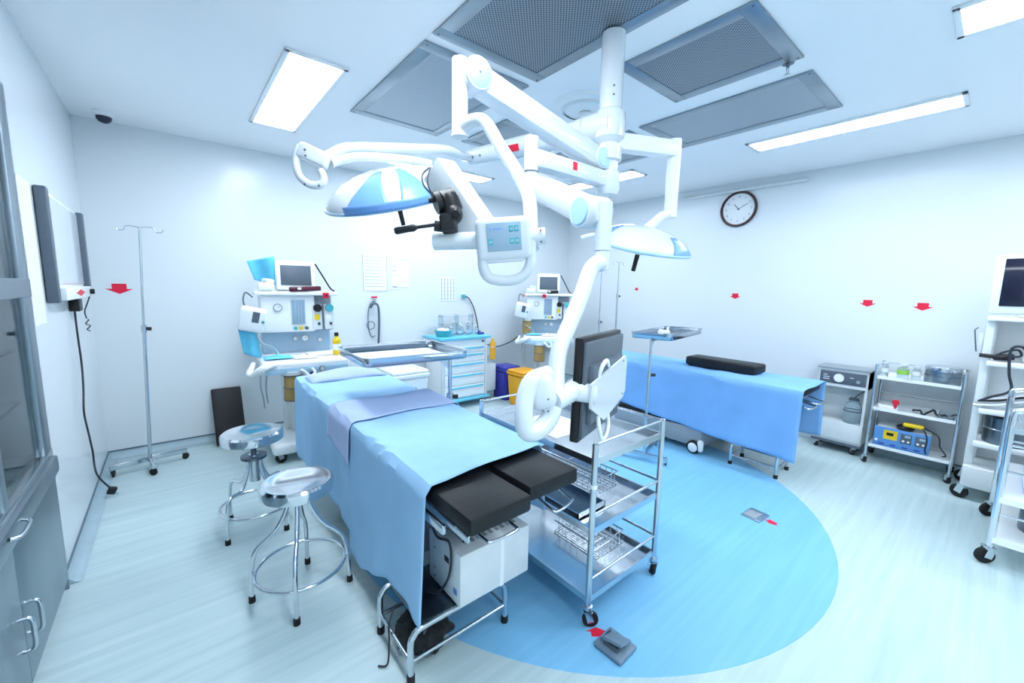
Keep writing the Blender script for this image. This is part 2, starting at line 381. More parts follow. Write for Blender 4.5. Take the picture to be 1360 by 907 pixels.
# --- column with the left lamp
zA = 2.305
T1 = thing('surgical_light', 'white surgical lamp with blue panels hanging left of the tripod head', 'surgical lamp', (COLX, COLY, ZC), group='surgical lamps on ceiling arms')
MB().cyl((COLX, COLY, ZC-.0135), (COLX, COLY, 2.24), .056, n=28).build('column', 'white_gloss', T1)
for z in (2.43, 2.47):
    p = V((COLX, COLY, z)) - V((.636, .76, 0))*.0555; MB().cyl(p, p-V((.636, .76, 0))*.003, .005, n=8).build('screw', 'steel_dark', T1)
aE = V((1.505, 2.235, zA)); a0 = V((COLX, COLY, zA)); da = (aE-a0).normalized()
hb = MB().lathe((COLX, COLY, zA), [(0, -.085), (.05, -.085), (.074, -.06), (.078, 0), (.074, .055), (.056, .075)], 28)
hb.build('hub', 'white_gloss', T1)
MB().cyl(a0-da*.02, a0+da*.17, .082, .066, n=26).cyl(a0+da*.17, aE, .062, .047, n=26).build('arm', 'white_gloss', T1)
MB().ring(a0+da*.13, .073, .0025, axis=da).build('seam_ring', 'offwhite', T1)
sv = V((-da.y, da.x, 0)); mid = a0+da*.62
if sv.dot(RT) < 0: pass
tp_ = a0+da*.565; tcam = (V((0, 0, CAMZ))-tp_); tcam = (tcam-da*tcam.dot(da)).normalized()
MB().box(None, (.10, .036, .006), mtx=axes(tp_+tcam*.056, da, tcam.cross(da))).build('red_tag', 'red', T1)
for q in (.80, .86):
    p = a0+da*q+tcam*.048; MB().cyl(p, p+tcam*.006, .006, n=8).build('screw', 'steel_dark', T1)
# yoke tubes running to the side handle
LC = at(527, 263, 2.05)
j0 = at(618, 209, 2.25)
y1 = [aE, at(612, 207, 2.32), at(592, 199, 2.2), at(540, 197, 2.08), at(470, 196, 1.95), at(447, 202, 1.92), at(428, 213, 1.9)]
MB().tube(y1, .024, n=14).build('yoke_tube', 'white_gloss', T1)
y2 = [at(572, 218, 2.15), at(540, 212, 2.08), at(480, 208, 1.96), at(450, 213, 1.92), at(440, 216, 1.9)]
MB().tube(y2, .021, n=14).build('inner_tube', 'white_gloss', T1)
hx = (at(445, 222, 1.9)-at(395, 200, 1.9)).normalized(); hc = at(417, 207, 1.88)
MB().box(None, (.155, .075, .04), bev=.015, seg=3, mtx=axes(hc, hx, UP)).build('handle_block', 'white_gloss', T1)
MB().tube([at(397, 193, 1.88), at(393, 215, 1.88), at(398, 234, 1.88), at(411, 245, 1.88), at(424, 246, 1.88), at(430, 238, 1.88), at(426, 226, 1.88)], .017, n=12).build('grip', 'white_gloss', T1)
for (a, b) in ((405, 199), (406, 207), (405, 245), (424, 247)):
    p = at(a, b, 1.85); MB().cyl(p, p-FW*.004, .005, n=8).build('screw', 'steel_dark', T1)
MB().ring(at(440, 216, 1.9), .023, .003, axis=at(450, 213, 1.92)-at(440, 216, 1.9)).build('seam_ring', 'offwhite', T1)
ex = (RT*1-UP*(-.17)); vd = (LC-V((0, 0, CAMZ))).normalized()
axl = ex.cross(vd); axl = axl if axl.z > 0 else -axl
axl = (axl.normalized() - vd*.10).normalized()
tc_ = math.atan2(0, 1)
lamp_head(T1, LC, axl, -vd, .355, [(-.66, -.09, .10, .80), (.03, .50, .10, .80)])
MB().grid(lambda u, v: LC+(V(-vd)-axl*V(-vd).dot(axl)).normalized()*0 + ((-vd-axl*(-vd).dot(axl)).normalized()*math.cos(-.68+1.2*u)+axl.cross((-vd-axl*(-vd).dot(axl)).normalized())*math.sin(-.68+1.2*u))*.365*(1+.055*math.cos(3*(-.68+1.2*u)+.6))+axl*(.355*(-.02+.10*v)), 24, 3).build('blue_band', 'lampblue', T1, solid=.006)

# --- upper spring arm carrying the control panel
T2 = thing('control_pendant', 'white spring arm with drop tube, curved tube and lit control panel', 'surgical arm', (COLX, COLY, 2.24))
b2 = at(792, 212, 2.02); e2 = at(628, 103, 1.58)
MB().cyl((COLX, COLY, 2.24), (COLX, COLY, 1.99), .048, n=24).lathe((COLX, COLY, 2.17), [(.049, -.035), (.066, -.03), (.066, .03), (.049, .035)], 24).build('lower_column', 'white_gloss', T2)
d2 = (e2-b2).normalized(); n2 = d2.cross(V((0, 0, 1))).normalized()
MB().bar(b2, e2, .088, .098, bev=.016).build('spring_arm', 'white_gloss', T2)
for nm, p, r in (('elbow_disc', e2, .06), ('base_disc', b2+d2*.0, .052)):
    MB().cyl(p-n2*.05, p+n2*.05, r*.98, n=28).build(nm, 'white_gloss', T2)
    for s in (-1, 1):
        c = MB().lathe(p+n2*s*.05, [(0, .006*1), (r*.8, .005), (r, -.004)], 28, n2*s).build('disc_cover', 'aqua' if False else 'paleblue', T2)
MB().ball(e2+n2*.056, .004).ball(e2-n2*.056, .004).build('screw', 'steel_dark', T2)
top2 = at(611, 92, 1.55); bot2 = V((top2.x, top2.y, at(611, 176, 1.55).z))
MB().bar(e2, V((top2.x, top2.y, e2.z)), .09, .085, bev=.012).cyl((top2.x, top2.y, e2.z+.05), bot2, .031, n=22).build('drop_tube', 'white_gloss', T2)
MB().cyl(bot2+V((0, 0, .002)), bot2-V((0, 0, .006)), .033, n=22).build('collar', 'offwhite', T2)
PC = at(669, 317, 1.26)
MB().tube([bot2+V((0, 0, .02)), at(628, 160, 1.54), at(645, 163, 1.52), at(664, 194, 1.48), at(688, 232, 1.42), at(702, 262, 1.38), at(705, 295, 1.34), at(706, 330, 1.30)], .024, n=14).build('curved_tube', 'white_gloss', T2)
rc = MB().box(None, (.012, .012, .09), mtx=axes(mid, da, (0, 0, 1))) if False else None
pn = -(PC-V((0, 0, CAMZ))).normalized(); px_ = (RT+UP*.07); px_ = (px_-pn*px_.dot(pn)).normalized(); py_ = pn.cross(px_)
MB().box(None, (.172, .128, .05), bev=.019, seg=4, mtx=axes(PC, px_, py_)).build('control_head', 'white_gloss', T2)
fc = PC+pn*.0265
scr = MB().box(None, (.104, .084, .004), bev=.0018, mtx=axes(fc+px_*.002+py_*.006, px_, py_)).build('control_screen', 'panelgrey', T2)
for (u, v) in ((.022, .022), (.038, .022), (.022, -.014), (.038, -.014), (-.042, -.014)):
    MB().box(None, (.0125, .018, .002), bev=.0006, mtx=axes(fc+px_*(u+.002)+py_*(v+.006)+pn*.0025, px_, py_)).build('button', 'teal', scr)
for (u, v) in ((.022, .022), (.038, .022), (.022, -.014), (.038, -.014), (-.042, -.014)):
    MB().ring(fc+px_*(u+.002)+py_*(v+.006)+pn*.0038, .0032, .0006, n=14, nr=5, axis=pn).build('symbol', 'white', scr)
MB().box(None, (.026, .004, .001), mtx=axes(fc-px_*.018+py_*.03+pn*.0023, px_, py_)).build('marking', 'lampblue', scr)
MB().box(None, (.004, .010, .001), mtx=axes(fc-px_*.040+py_*.028+pn*.0023, px_, py_)).build('marking', 'lampblue', scr)
MB().tube([PC-px_*.068-py_*.04, PC-px_*.070-py_*.085, PC-px_*.052-py_*.118, PC-px_*.0-py_*.13, PC+px_*.045-py_*.122, PC+px_*.076-py_*.085, PC+px_*.084-py_*.01], .0165, n=14).build('grip', 'white_gloss', T2)
MB().bar(PC-px_*.06-py_*.062, PC+px_*.06-py_*.062, .03, .02, bev=.007).build('grip_bar', 'white_gloss', T2)
MB().cyl(PC+px_*.07+py_*.0-pn*.01, PC+px_*.128+py_*.0-pn*.01, .026, n=22).build('pivot', 'white_gloss', T2)
for v in (.017, -.017):
    p = PC+px_*.114+py_*v+pn*.012; MB().cyl(p, p+pn*.008, .003, n=8).build('screw', 'steel_dark', T2)
MB().cyl(PC-px_*.07-pn*.02, at(577, 321, 1.30), .027, n=22).build('side_tube', 'white_gloss', T2)
# --- box beam with tripod head, fixed to the same control head
bx0, bx1 = at(583, 226, 1.42), at(645, 318, 1.36)
T3 = thing('camera_bracket', 'pale rectangular box beam above the control panel holding tripod head', 'bracket', tuple(at(640, 312, 1.36)))
bd = (bx1-bx0).normalized(); bn = -(bx0-V((0, 0, CAMZ))).normalized(); by = bd.cross(bn).normalized(); bz = bd.cross(by)
bm_ = Matrix(((bd.x, by.x, bz.x, 0), (bd.y, by.y, bz.y, 0), (bd.z, by.z, bz.z, 0), (0, 0, 0, 1))); c_ = (bx0+bx1)/2; bm_.translation = c_
bm_ = bm_ @ Matrix.Rotation(R_(32), 4, 'X')
MB().box(None, ((bx1-bx0).length, .10, .085), bev=.005, mtx=bm_).build('beam', 'white', T3)
MB().box((0, 0, 0), (.03, .03, .03), mtx=axes(at(582, 212, 1.36), RT, UP) @ Matrix.Diagonal((.02, .02, .02, 1))).build('screw', 'steel_dark', T3)
T4 = thing('tripod_head', 'black video tripod head with pan handle under the pale box beam', 'tripod head', tuple(at(598, 262, 1.26)))
MB().lathe(at(597, 272, 1.27), [(0, -.03), (.03, -.03), (.036, -.015), (.036, .02), (.028, .03), (0, .03)], 20, RT*.4-UP+FW*.2).build('pan_base', 'black', T4)
MB().box(None, (.05, .055, .06), bev=.01, mtx=axes(at(596, 297, 1.26), RT+UP*.1, UP)).ball(at(601, 285, 1.26), .032).build('tilt_body', 'black', T4)
MB().cyl(at(602, 262, 1.28), at(585, 268, 1.26), .03, .034, n=20).cyl(at(585, 268, 1.255), at(578, 270, 1.25), .034, n=20).build('clamp_disc', 'black', T4)
for q_ in ((at(580, 266, 1.255), at(569, 266, 1.25), .008), (at(592, 302, 1.255), at(577, 300, 1.25), .016), (at(606, 278, 1.25), at(605, 284, 1.22), .012)): MB().cyl(*q_).build('lock_knob', 'black', T4)
MB().cyl(at(590, 297, 1.25), at(552, 302, 1.24), .0055).build('pan_rod', 'black', T4)
MB().lathe(at(524, 307, 1.235), [(0, 0), (.008, 0), (.0115, .006), (.0105, .04), (.0115, .058), (.007, .068), (0, .068)], 16, at(552, 302, 1.24)-at(524, 307, 1.235)).build('pan_handle', 'black', T4)
tag(MB().tube([at(570, 223, 1.36), at(561, 232, 1.3), at(563, 246, 1.27), at(573, 258, 1.26), at(580, 266, 1.25)], .003, n=8).tube([at(571, 224, 1.35), at(568, 238, 1.28), at(570, 250, 1.26), at(578, 262, 1.25), at(586, 268, 1.24)], .0026, n=8).build('camera_cable', 'cable'), 'thin black looped cable between box beam and tripod head', 'cable')

# --- red tagged horizontal arm with the monitor arm
T5 = thing('monitor_pendant', 'white articulated arm with curved tube and loop handle carrying the black monitor', 'surgical arm', (COLX, COLY, 2.05))
h0 = V((COLX, COLY, 2.045)); h1 = at(706, 195, 1.72)
h1.z = 2.07
MB().lathe(h0, [(0, -.07), (.05, -.07), (.062, -.05), (.062, .035), (.048, .045)], 24).build('hub', 'white_gloss', T5)
MB().bar(h0, V((h1.x, h1.y, h0.z)), .075, .075, bev=.014).build('extension_arm', 'white_gloss', T5)
dh = (V((h1.x, h1.y, 0))-V((h0.x, h0.y, 0))).normalized(); nh = V((-dh.y, dh.x, 0)); nh = nh if nh.dot(FW) < 0 else -nh
MB().box(None, (.028, .034, .002), mtx=axes(h0+dh*.285+nh*.0385+V((0, 0, .008)), dh, (0, 0, 1))).build('red_tag', 'red', T5)
pb = V((h1.x, h1.y, 1.945))
MB().cyl((h1.x, h1.y, 2.13), pb, .03, n=22).build('pivot_post', 'white_gloss', T5)
MB().cyl((h1.x, h1.y, 1.992), (h1.x, h1.y, 1.987), .032, n=22).build('seam_ring', 'grey_dark', T5)
e5 = at(785, 282, 1.40); d5 = (e5-pb).normalized(); n5 = d5.cross(V((0, 0, 1))).normalized()
MB().bar(pb, e5, .085, .095, bev=.016).build('spring_arm', 'white_gloss', T5)
MB().cyl(e5-n5*.05, e5+n5*.05, .055, n=28).build('elbow_disc', 'white_gloss', T5)
for s in (-1, 1): MB().lathe(e5+n5*s*.05, [(0, .006), (.044, .005), (.055, -.004)], 28, n5*s).build('disc_cover', 'paleblue', T5)
tp = at(803, 270, 1.36); bt = V((tp.x, tp.y, at(801, 358, 1.36).z)); cut = V((tp.x, tp.y, at(801, 332, 1.36).z))
MB().bar(e5, V((tp.x, tp.y, e5.z)), .085, .08, bev=.012).cyl(tp+V((0, 0, .004)), cut, .0275, n=22).cyl(cut-V((0, 0, .002)), bt, .0255, n=22).build('drop_tube', 'white_gloss', T5)
MB().cyl(cut, cut-V((0, 0, .002)), .0262, n=22).build('seam_ring', 'grey', T5)
MB().tube([bt+V((0, 0, .02)), at(792, 350, 1.35), at(783, 361, 1.34), at(773, 390, 1.31), at(757, 430, 1.26), at(744, 462, 1.22), at(739, 490, 1.20), at(738, 525, 1.17)], .026, n=14).build('curved_tube', 'white_gloss', T5)
HC = at(722, 532, 1.12)
MB().tube([at(728, 497, 1.13), at(708, 505, 1.10), at(699, 523, 1.09), at(696, 550, 1.08), at(699, 572, 1.08), at(714, 572, 1.09), at(729, 556, 1.11), at(735, 540, 1.12)], .025, n=14).build('grip', 'white_gloss', T5)
MB().box(None, (.075, .10, .075), bev=.026, seg=4, mtx=axes(at(719, 519, 1.12), RT+UP*.2, UP)).build('handle_block', 'white_gloss', T5)
MB().lathe(at(727, 537, 1.105), [(0, .006), (.018, .006), (.024, -.01)], 22, -FW).build('pivot_cap', 'white_gloss', T5)
for y in (530, 546):
    p = at(728, y, 1.085); MB().cyl(p, p-FW*.004, .0028, n=8).build('screw', 'steel_dark', T5)
MB().cyl(at(733, 534, 1.14), at(766, 516, 1.26), .031, n=22).build('cross_tube', 'white_gloss', T5)

# monitor frame of reference: left edge near, right edge far
mL, mR = at(765, 519, 1.23), at(816, 495, 1.53)
mx_ = (mR-mL); mx_.z = 0; mx_.normalize(); mz_ = (V((0, 0, 1))+mx_.cross(V((0, 0, 1)))*.02).normalized(); mn_ = mx_.cross(mz_)   # mn_ : towards the camera side (back of monitor)
if mn_.dot(FW) > 0: mn_ = -mn_
mc = (mL+mR)/2
wq = (mR-mL).length
pl = [(-.62*wq, -.035), (.43*wq, .075), (.43*wq, -.085), (-.15*wq, -.118), (-.62*wq, -.035)]
T6 = thing('flat_monitor', 'black flat monitor seen from behind on its white arm', 'monitor', tuple(mc-mz_*.17))
MB().box(None, (wq, .325, .028), bev=.005, mtx=axes(mc, mx_, mz_)).build('bezel', 'black', T6)
MB().box(None, (wq*.93, .28, .002), mtx=axes(mc-mn_*.0145, mx_, mz_)).build('screen', 'screen', T6)
MB().box(None, (wq*.97, .30, .014), bev=.005, mtx=axes(mc+mn_*.019, mx_, mz_)).build('back_cover', 'grey_dark', T6)
MB().box(None, (wq*.84, .19, .03), bev=.012, mtx=axes(mc+mn_*.028-mz_*.015, mx_, mz_)).build('back_bulge', 'slate', T6)
pts = [(-.52*wq, .030), (.36*wq, .075), (.42*wq, .062), (.43*wq, -.055), (.37*wq, -.075), (-.16*wq, -.112), (-.50*wq, -.045)]
MB().poly([mc+mn_*.044+mx_*a+mz_*b for a, b in pts], mn_*.008).build('mount_plate', 'white_gloss', T5)
MB().ball(at(763, 517, 1.25), .0335).build('ball_joint', 'white_gloss', T5)
MB().cyl(at(760, 519, 1.24), mc+mn_*.048-mx_*.40*wq-mz_*.008, .030, n=22).build('mount_neck', 'white_gloss', T5)
for a, b in ((.30*wq, .06), (.33*wq, -.06)):
    p = mc+mn_*.052+mx_*a+mz_*b; MB().cyl(p, p+mn_*.002, .003, n=8).build('screw', 'steel_dark', T5)
ca = mc+mn_*.04
tag(MB().tube([ca-mx_*.27*wq-mz_*.07, ca-mx_*.27*wq-mz_*.12+mn_*.01, ca-mx_*.22*wq-mz_*.165+mn_*.015, ca-mx_*.12*wq-mz_*.17+mn_*.015, ca-mx_*.02*wq-mz_*.14+mn_*.01, ca-mx_*.0*wq-mz_*.09], .007, n=10).build('monitor_cable', 'white'), 'white cable looped below the mount plate of the black monitor', 'cable')
tag(MB().tube([ca-mx_*.30*wq+mz_*.04, ca-mx_*.28*wq+mz_*.075+mn_*.01, ca-mx_*.18*wq+mz_*.085+mn_*.01, ca-mx_*.05*wq+mz_*.06], .007, n=10).build('monitor_cable', 'white'), 'white cable arching above the mount plate of the black monitor', 'cable')

# --- right lamp
T7 = thing('surgical_light', 'white surgical lamp with blue edges hanging before the wall clock', 'surgical lamp', (COLX, COLY, 2.24), group='surgical lamps on ceiling arms')
rE = at(896, 197, 2.05); r0_ = V((COLX, COLY, 2.235)); rE.z = 2.235
k = (2.235-CAMZ)/((at(896, 199, 1)-V((0, 0, CAMZ))).z); rE = V((0, 0, CAMZ))+(at(896, 199, 1)-V((0, 0, CAMZ)))*k
MB().bar(r0_, rE, .075, .085, bev=.016).build('arm', 'white', T7)
rB = V((rE.x, rE.y, CAMZ+(at(889, 284, 1).z-CAMZ)*rE.dot(FW)/1.0)) if False else V((rE.x, rE.y, rE.z-.345))
MB().cyl(rE+V((0, 0, .05)), rB, .033, n=22).build('drop_tube', 'white', T7)
Dr = (rE-V((0, 0, CAMZ))).dot(FW)
RC = at(850, 326, Dr-.02)
MB().tube([rB+V((0, 0, .02)), at(880, 286, Dr), at(868, 296, Dr), at(856, 306, Dr-.02)], .022, n=12).build('yoke_tube', 'white', T7)
vr = (RC-V((0, 0, CAMZ))).normalized(); er = RT-UP*.2; axr = er.cross(vr); axr = axr if axr.z > 0 else -axr
axr = (axr.normalized()-vr*.10).normalized()
lamp_head(T7, RC, axr, -vr, .245, [(.75, 1.5, .05, .6), (-1.55, -.75, .1, .7)])
MB().tube([at(772, 316, Dr-.05), at(790, 312, Dr-.07), at(815, 317, Dr-.1), at(850, 327, Dr-.2), at(880, 334, Dr-.16)], .012, n=10).build('rail', 'white', T7)

# ------------------------------------------------------------------ built-in steel cabinet (left)
T = thing('steel_cabinet', 'tall stainless steel glazed cabinet built into the left wall', 'cabinet', (-.7, 1.87, 0))
X0, X1, Y0, Y1 = -.93, -.478, .97, 2.775
body = MB().bb(X0, X0+.012, Y0, Y1, 0, 2.30).bb(X0, X1, Y0, Y0+.012, 0, 2.30).bb(X0, X1, Y1-.012, Y1, 0, 2.30).bb(X0, X1, Y0, Y1, 2.285, 2.30).bb(X0, X1-.02, Y0, Y1, .60, .64).bb(X0, X1-.03, Y0, Y1, .0, .05)
body.build('body', 'steel_dull', T)
fr = MB()
for y in (Y0, 1.52, 2.07, 2.66): fr.bb(X1-.03, X1, y, y+(.11 if y == 2.66 else .05), .66, 2.29, .004)
fr.build('front_frame', 'steel_dull', T, angle=30)
MB().bb(X1-.03, X1+.004, Y0, Y1, 1.42, 1.50, .004).build('middle_rail', 'steel_dull', T)
MB().bb(X1-.03, X1+.002, Y0, Y1, 2.22, 2.295, .004).build('top_rail', 'steel_dull', T)
MB().bb(X1-.11, X1+.018, Y0, Y1, .60, .68, .008).build('ledge', 'steel_dull', T)
MB().bb(X1-.05, X1+.004, Y0, Y1, .68, .715, .004).build('door_track', 'steel', T)
for (a, b) in ((Y0+.05, 1.52), (1.57, 2.07), (2.12, 2.66)):
    MB().bb(X1-.022, X1-.017, a, b, .715, 1.42).build('glass_pane', 'glass', T)
    MB().bb(X1-.022, X1-.017, a, b, 1.50, 2.22).build('glass_pane', 'glass', T)
for z in (.95, 1.18, 1.72, 1.98): MB().bb(X0+.012, X1-.07, Y0+.012, Y1-.012, z, z+.012).build('shelf', 'glass' if z < 1.3 else 'steel_dull', T)
MB().bb(X0+.012, X1-.06, Y0+.012, Y1-.012, .64, .70).build('shelf', 'steel_dull', T)
for i, (a, b) in enumerate(((Y0+.004, 1.52), (1.525, 2.078), (2.084, Y1-.004))):
    dr = MB().bb(X1-.02, X1+.002, a, b, .055, .592, .004).build('door', 'steel_dull', T)
    yh = (b-.05) if i == 1 else (a+.05)
    MB().tube([(X1+.002, yh, .22), (X1+.03, yh, .225), (X1+.034, yh, .28), (X1+.03, yh, .335), (X1+.002, yh, .34)], .007, n=10).build('door_handle', 'steel', dr)
MB().tube([(X1+.02, 1.985, .655), (X1+.04, 2.0, .65), (X1+.045, 2.06, .65), (X1+.04, 2.12, .65), (X1+.02, 2.135, .655)], .007, n=10).build('drawer_pull', 'steel', T)
for i in range(5):
    y = 2.13+i*.075
    b = thing('supply_box', ('white and green supply box leaning inside the steel cabinet, closest to the frame post' if i == 4 else '%s supply packet inside steel cabinet, counted towards the back wall' % ('first', 'second', 'third', 'fourth')[i]), 'box', (-.62, y, .70), R_(8), 'supply packets in the steel cabinet')
    MB().box((0, 0, .05), (.10, .05, .095), rot=(0, R_(12), 0), bev=.003).build('carton', 'paper', b, False)
    MB().box((.035, 0, .03), (.05, .052, .03), rot=(0, R_(12), 0)).build('label_band', 'green' if i == 4 else 'aqua', b, False)

# ------------------------------------------------------------------ left wall: light box board, cord
T = thing('film_viewer', 'white film viewing box with dark side bars on left wall', 'film viewer', (XL, 3.66, 1.4))
fx = XL+.001
MB().bb(fx, fx+.03, 3.17, 4.19, 1.40, 1.955, .006).build('housing', 'white', T)
MB().bb(fx+.0305, fx+.034, 3.22, 4.13, 1.47, 1.935).build('viewing_panel', 'white_gloss', T)
MB().bb(fx+.002, fx+.046, 3.15, 3.215, 1.375, 1.965, .006).build('side_bar', 'slate', T)
MB().bb(fx+.002, fx+.062, 4.13, 4.20, 1.385, 1.955, .008).build('side_bar', 'slate', T)
MB().bb(fx+.001, fx+.068, 3.22, 4.13, 1.385, 1.455, .006).build('control_strip', 'white', T)
MB().poly([(fx+.0685, y, z) for y, z in ((3.5, 1.42), (3.66, 1.44), (3.82, 1.42), (3.66, 1.40))], (.001, 0, 0)).build('red_mark', 'red', T)
MB().cyl((fx+.066, 4.05, 1.42), (fx+.09, 4.05, 1.42), .018).build('knob', 'black', T)
T = thing('power_cord', 'dark power cord hanging down from the film viewing box', 'cord', (XL+.02, 3.8, 1.3))
MB().bb(XL+.002, XL+.05, 3.72, 3.84, 1.30, 1.375, .006).build('adapter', 'black', T)
xx = XL+.018
MB().tube([(xx, 3.78, 1.30), (xx, 3.78, 1.15), (xx, 3.80, .95), (xx, 3.76, .8), (xx, 3.68, .66), (xx, 3.75, .5), (xx, 3.82, .35), (xx+.01, 3.79, .2), (xx+.06, 3.82, .075)], .0055, n=8).build('cable', 'cable', T)
MB().box((xx+.07, 3.82, .05), (.045, .03, .05), rot=(.3, .4, .2), bev=.006).build('plug', 'black', T)
for i, p in enumerate(((0, -.012), (0, .012))): MB().cyl((xx+.085, 3.82+p[1], .03), (xx+.10, 3.82+p[1], .012), .002, n=6).build('prong', 'steel', T)
T = thing('coiled_cord', 'short black coiled cord dangling beside the film viewing box', 'cord', (XL+.02, 4.1, 1.2))
MB().tube([(xx+.05, 4.05, 1.40), (xx+.03, 4.06, 1.34), (xx+.01, 4.08, 1.28), (xx+.01, 4.13, 1.23)], .004, n=8).build('cable', 'cable', T)
MB().tube([(xx+.01+.006*math.cos(i), 4.14+.035*math.sin(i*1.3)+.004*i, 1.22-.008*i) for i in range(12)], .004, n=8, k=4).build('coil', 'cable', T)
tag(MB().bb(XL+.001, XL+.004, 2.86, 3.09, 1.28, 1.96).build('notice_sheet', 'paper'), 'plain white sheet on left wall between cabinet and film viewer', 'notice')

# ------------------------------------------------------------------ wall marks and papers
def arrow(c, x, y, label, s=1., nrm=None):
    c, x, y = V(c), V(x), V(y); n = x.cross(y).normalized()*.0015
    pts = [(-.045, .042), (.045, .042), (.045, .0), (.085, .0), (0, -.042), (-.085, .0), (-.045, .0)]
    o = MB().poly([c+x*a*s+y*b*s for a, b in pts], n).build('arrow_sticker', 'red'); return tag(o, label, 'sticker', 'red arrow stickers')
Z = (0, 0, 1)
arrow((-.32, YB-.0005, 1.43), (1, 0, 0), Z, 'red arrow sticker on back wall beside the left drip stand')
arrow((4.15, YB-.0005, 1.40), (1, 0, 0), Z, 'red arrow sticker above the far anaesthetic machine', .5)
arrow((XR-.0005, 3.35, 1.515), (0, -1, 0), Z, 'small red arrow sticker behind the far drip stands', .5)
arrow((XR-.0005, 2.02, 1.455), (0, -1, 0), Z, 'red arrow sticker on right wall below the clock', .75)
arrow((XR-.0005, .825, 1.42), (0, -1, 0), Z, 'red arrow sticker on right wall above the suction unit', .75)
arrow((XR-.0005, .45, 1.405), (0, -1, 0), Z, 'red arrow sticker on right wall above the jars', .8)
arrow((1.345, .985, .0024), (.75, -.66, 0), (-.66, -.75, 0), 'red arrow sticker on blue floor beside the trolley wheel', .6)
arrow((2.94, .815, .0024), (.25, .97, 0), (.97, -.25, 0), 'red arrow sticker on blue floor pointing at steel plate', .6)
def sheet(x0, x1, z0, z1, rows, label):
    t = thing('notice_sheet', label, 'notice', ((x0+x1)/2, YB, z0))
    MB().bb(x0, x1, YB-.004, YB-.0005, z0, z1).build('paper', 'paper', t)
    for (a, b, c, d) in rows:
        MB().bb(x0+(x1-x0)*a, x0+(x1-x0)*b, YB-.005, YB-.0038, z0+(z1-z0)*c, z0+(z1-z0)*(c+d)).build('print_line', 'ink', t)
rows = [(.08+.02*(i % 2), .9-.1*((i*7) % 3), .90-i*.085, .008) for i in range(10)]+[(.02, .035, .03, .94), (.955, .97, .03, .94), (.02, .97, .02, .01)]
sheet(1.685, 1.985, 1.425, 1.86, rows, 'larger white notice sheet with ruled lines, above the coiled hose')
sheet(2.03, 2.25, 1.46, 1.78, [(.08, .25, .82, .02), (.08, .25, .66, .02), (.08, .5, .5, .006), (.05, .3, .06, .04), (.3, .95, .05, .015)], 'plain white notice sheet with a dark bottom mark')
sheet(2.68, 2.91, 1.31, 1.625, [(.1+.2*i, .13+.2*i, .05, .9) for i in range(5)]+[(.05, .95, .1+.16*i, .006) for i in range(6)], 'small pale chart sheet on back wall left of socket')
T = thing('wall_hook', 'red topped wall outlet with dark coiled hose above the tray', 'gas outlet', (1.81, YB, .85))
MB().bb(1.78, 1.85, YB-.012, YB-.0005, 1.355, 1.372, .002).build('red_label', 'red', T)
MB().lathe((1.815, YB-.0005, 1.325), [(0, .03), (.014, .03), (.02, .012), (.02, 0)], 18, (0, -1, 0)).build('outlet', 'steel', T)
yy = YB-.035
MB().tube([(1.815, yy+.01, 1.315), (1.76, yy, 1.29), (1.73, yy, 1.2), (1.725, yy, 1.05), (1.74, yy, .95), (1.77, yy, .90), (1.80, yy, .92)], .006, n=8).build('thin_hose', 'steel_dark', T)
MB().tube([(1.76, yy, 1.24), (1.775, yy-.01, 1.28), (1.815, yy-.01, 1.29), (1.845, yy-.01, 1.25), (1.85, yy-.01, 1.1), (1.845, yy-.01, .95), (1.84, yy, .80)], .012, n=10).build('thick_hose', 'slate', T)
MB().ring((1.75, yy-.01, 1.04), .045, .005, axis=(0, 1, 0)).build('coil', 'steel_dark', T)
T = thing('wall_socket', 'small wall socket with grey plug right of chart sheet', 'socket', (3.03, YB, 1.38))
MB().bb(2.985, 3.075, YB-.01, YB-.0005, 1.335, 1.425, .002).build('faceplate', 'offwhite', T)
MB().bb(3.005, 3.055, YB-.045, YB-.01, 1.355, 1.40, .006).build('plug', 'teal', T)
tag(MB().tube([(3.05, YB-.04, 1.375), (3.12, YB-.03, 1.34), (3.2, YB-.03, 1.2), (3.25, YB-.03, 1.02), (3.27, YB-.035, .9), (3.31, YB-.035, .80), (3.42, YB-.035, .70), (3.6, YB-.035, .65), (3.85, YB-.035, .70), (4.0, YB-.05, .78)], .0075, n=8).build('wall_cable', 'cable'), 'dark cable sagging from the wall socket to far machine', 'cable')
# clock and conduit on the right wall
T = thing('wall_clock', 'round white wall clock with dark brown rim', 'clock', (XR, 2.065, 2.25)); cz, cy = 2.447, 2.065
MB().lathe((XR-.0005, cy, cz), [(.178, 0), (.197, 0), (.2, .02), (.19, .036), (.176, .034), (.172, .02), (.172, .01)], 48, (-1, 0, 0)).build('rim', 'brown', T)
MB().lathe((XR-.0005, cy, cz), [(0, .012), (.176, .012), (.176, 0)], 40, (-1, 0, 0)).build('dial', 'paper', T)
for i in range(12):
    a = i*math.pi/6; p = (XR-.0135, cy-.135*math.sin(a), cz+.135*math.cos(a))
    text_mesh('numeral', str(i or 12), .034, axes(p, (0, -1, 0), Z), 'ink', T)
for a, l, wd in ((R_(-40), .075, .007), (R_(62), .11, .005)):
    d = V((0, -math.sin(a), math.cos(a))); c0 = V((XR-.016, cy, cz)); MB().bar(c0-d*.015, c0+d*l, .002, wd).build('clock_hand', 'ink_dark', T)
tag(MB().cyl((XR-.022, 2.70, 2.655), (XR-.022, 1.43, 2.655), .020, n=14).cyl((XR-.022, 2.72, 2.655), (XR-.022, 2.70, 2.655), .023, n=14).cyl((XR-.022, 1.43, 2.655), (XR-.022, 1.41, 2.655), .023, n=14).build('wall_conduit', 'offwhite'), 'pale conduit pipe running above the wall clock', 'pipe')

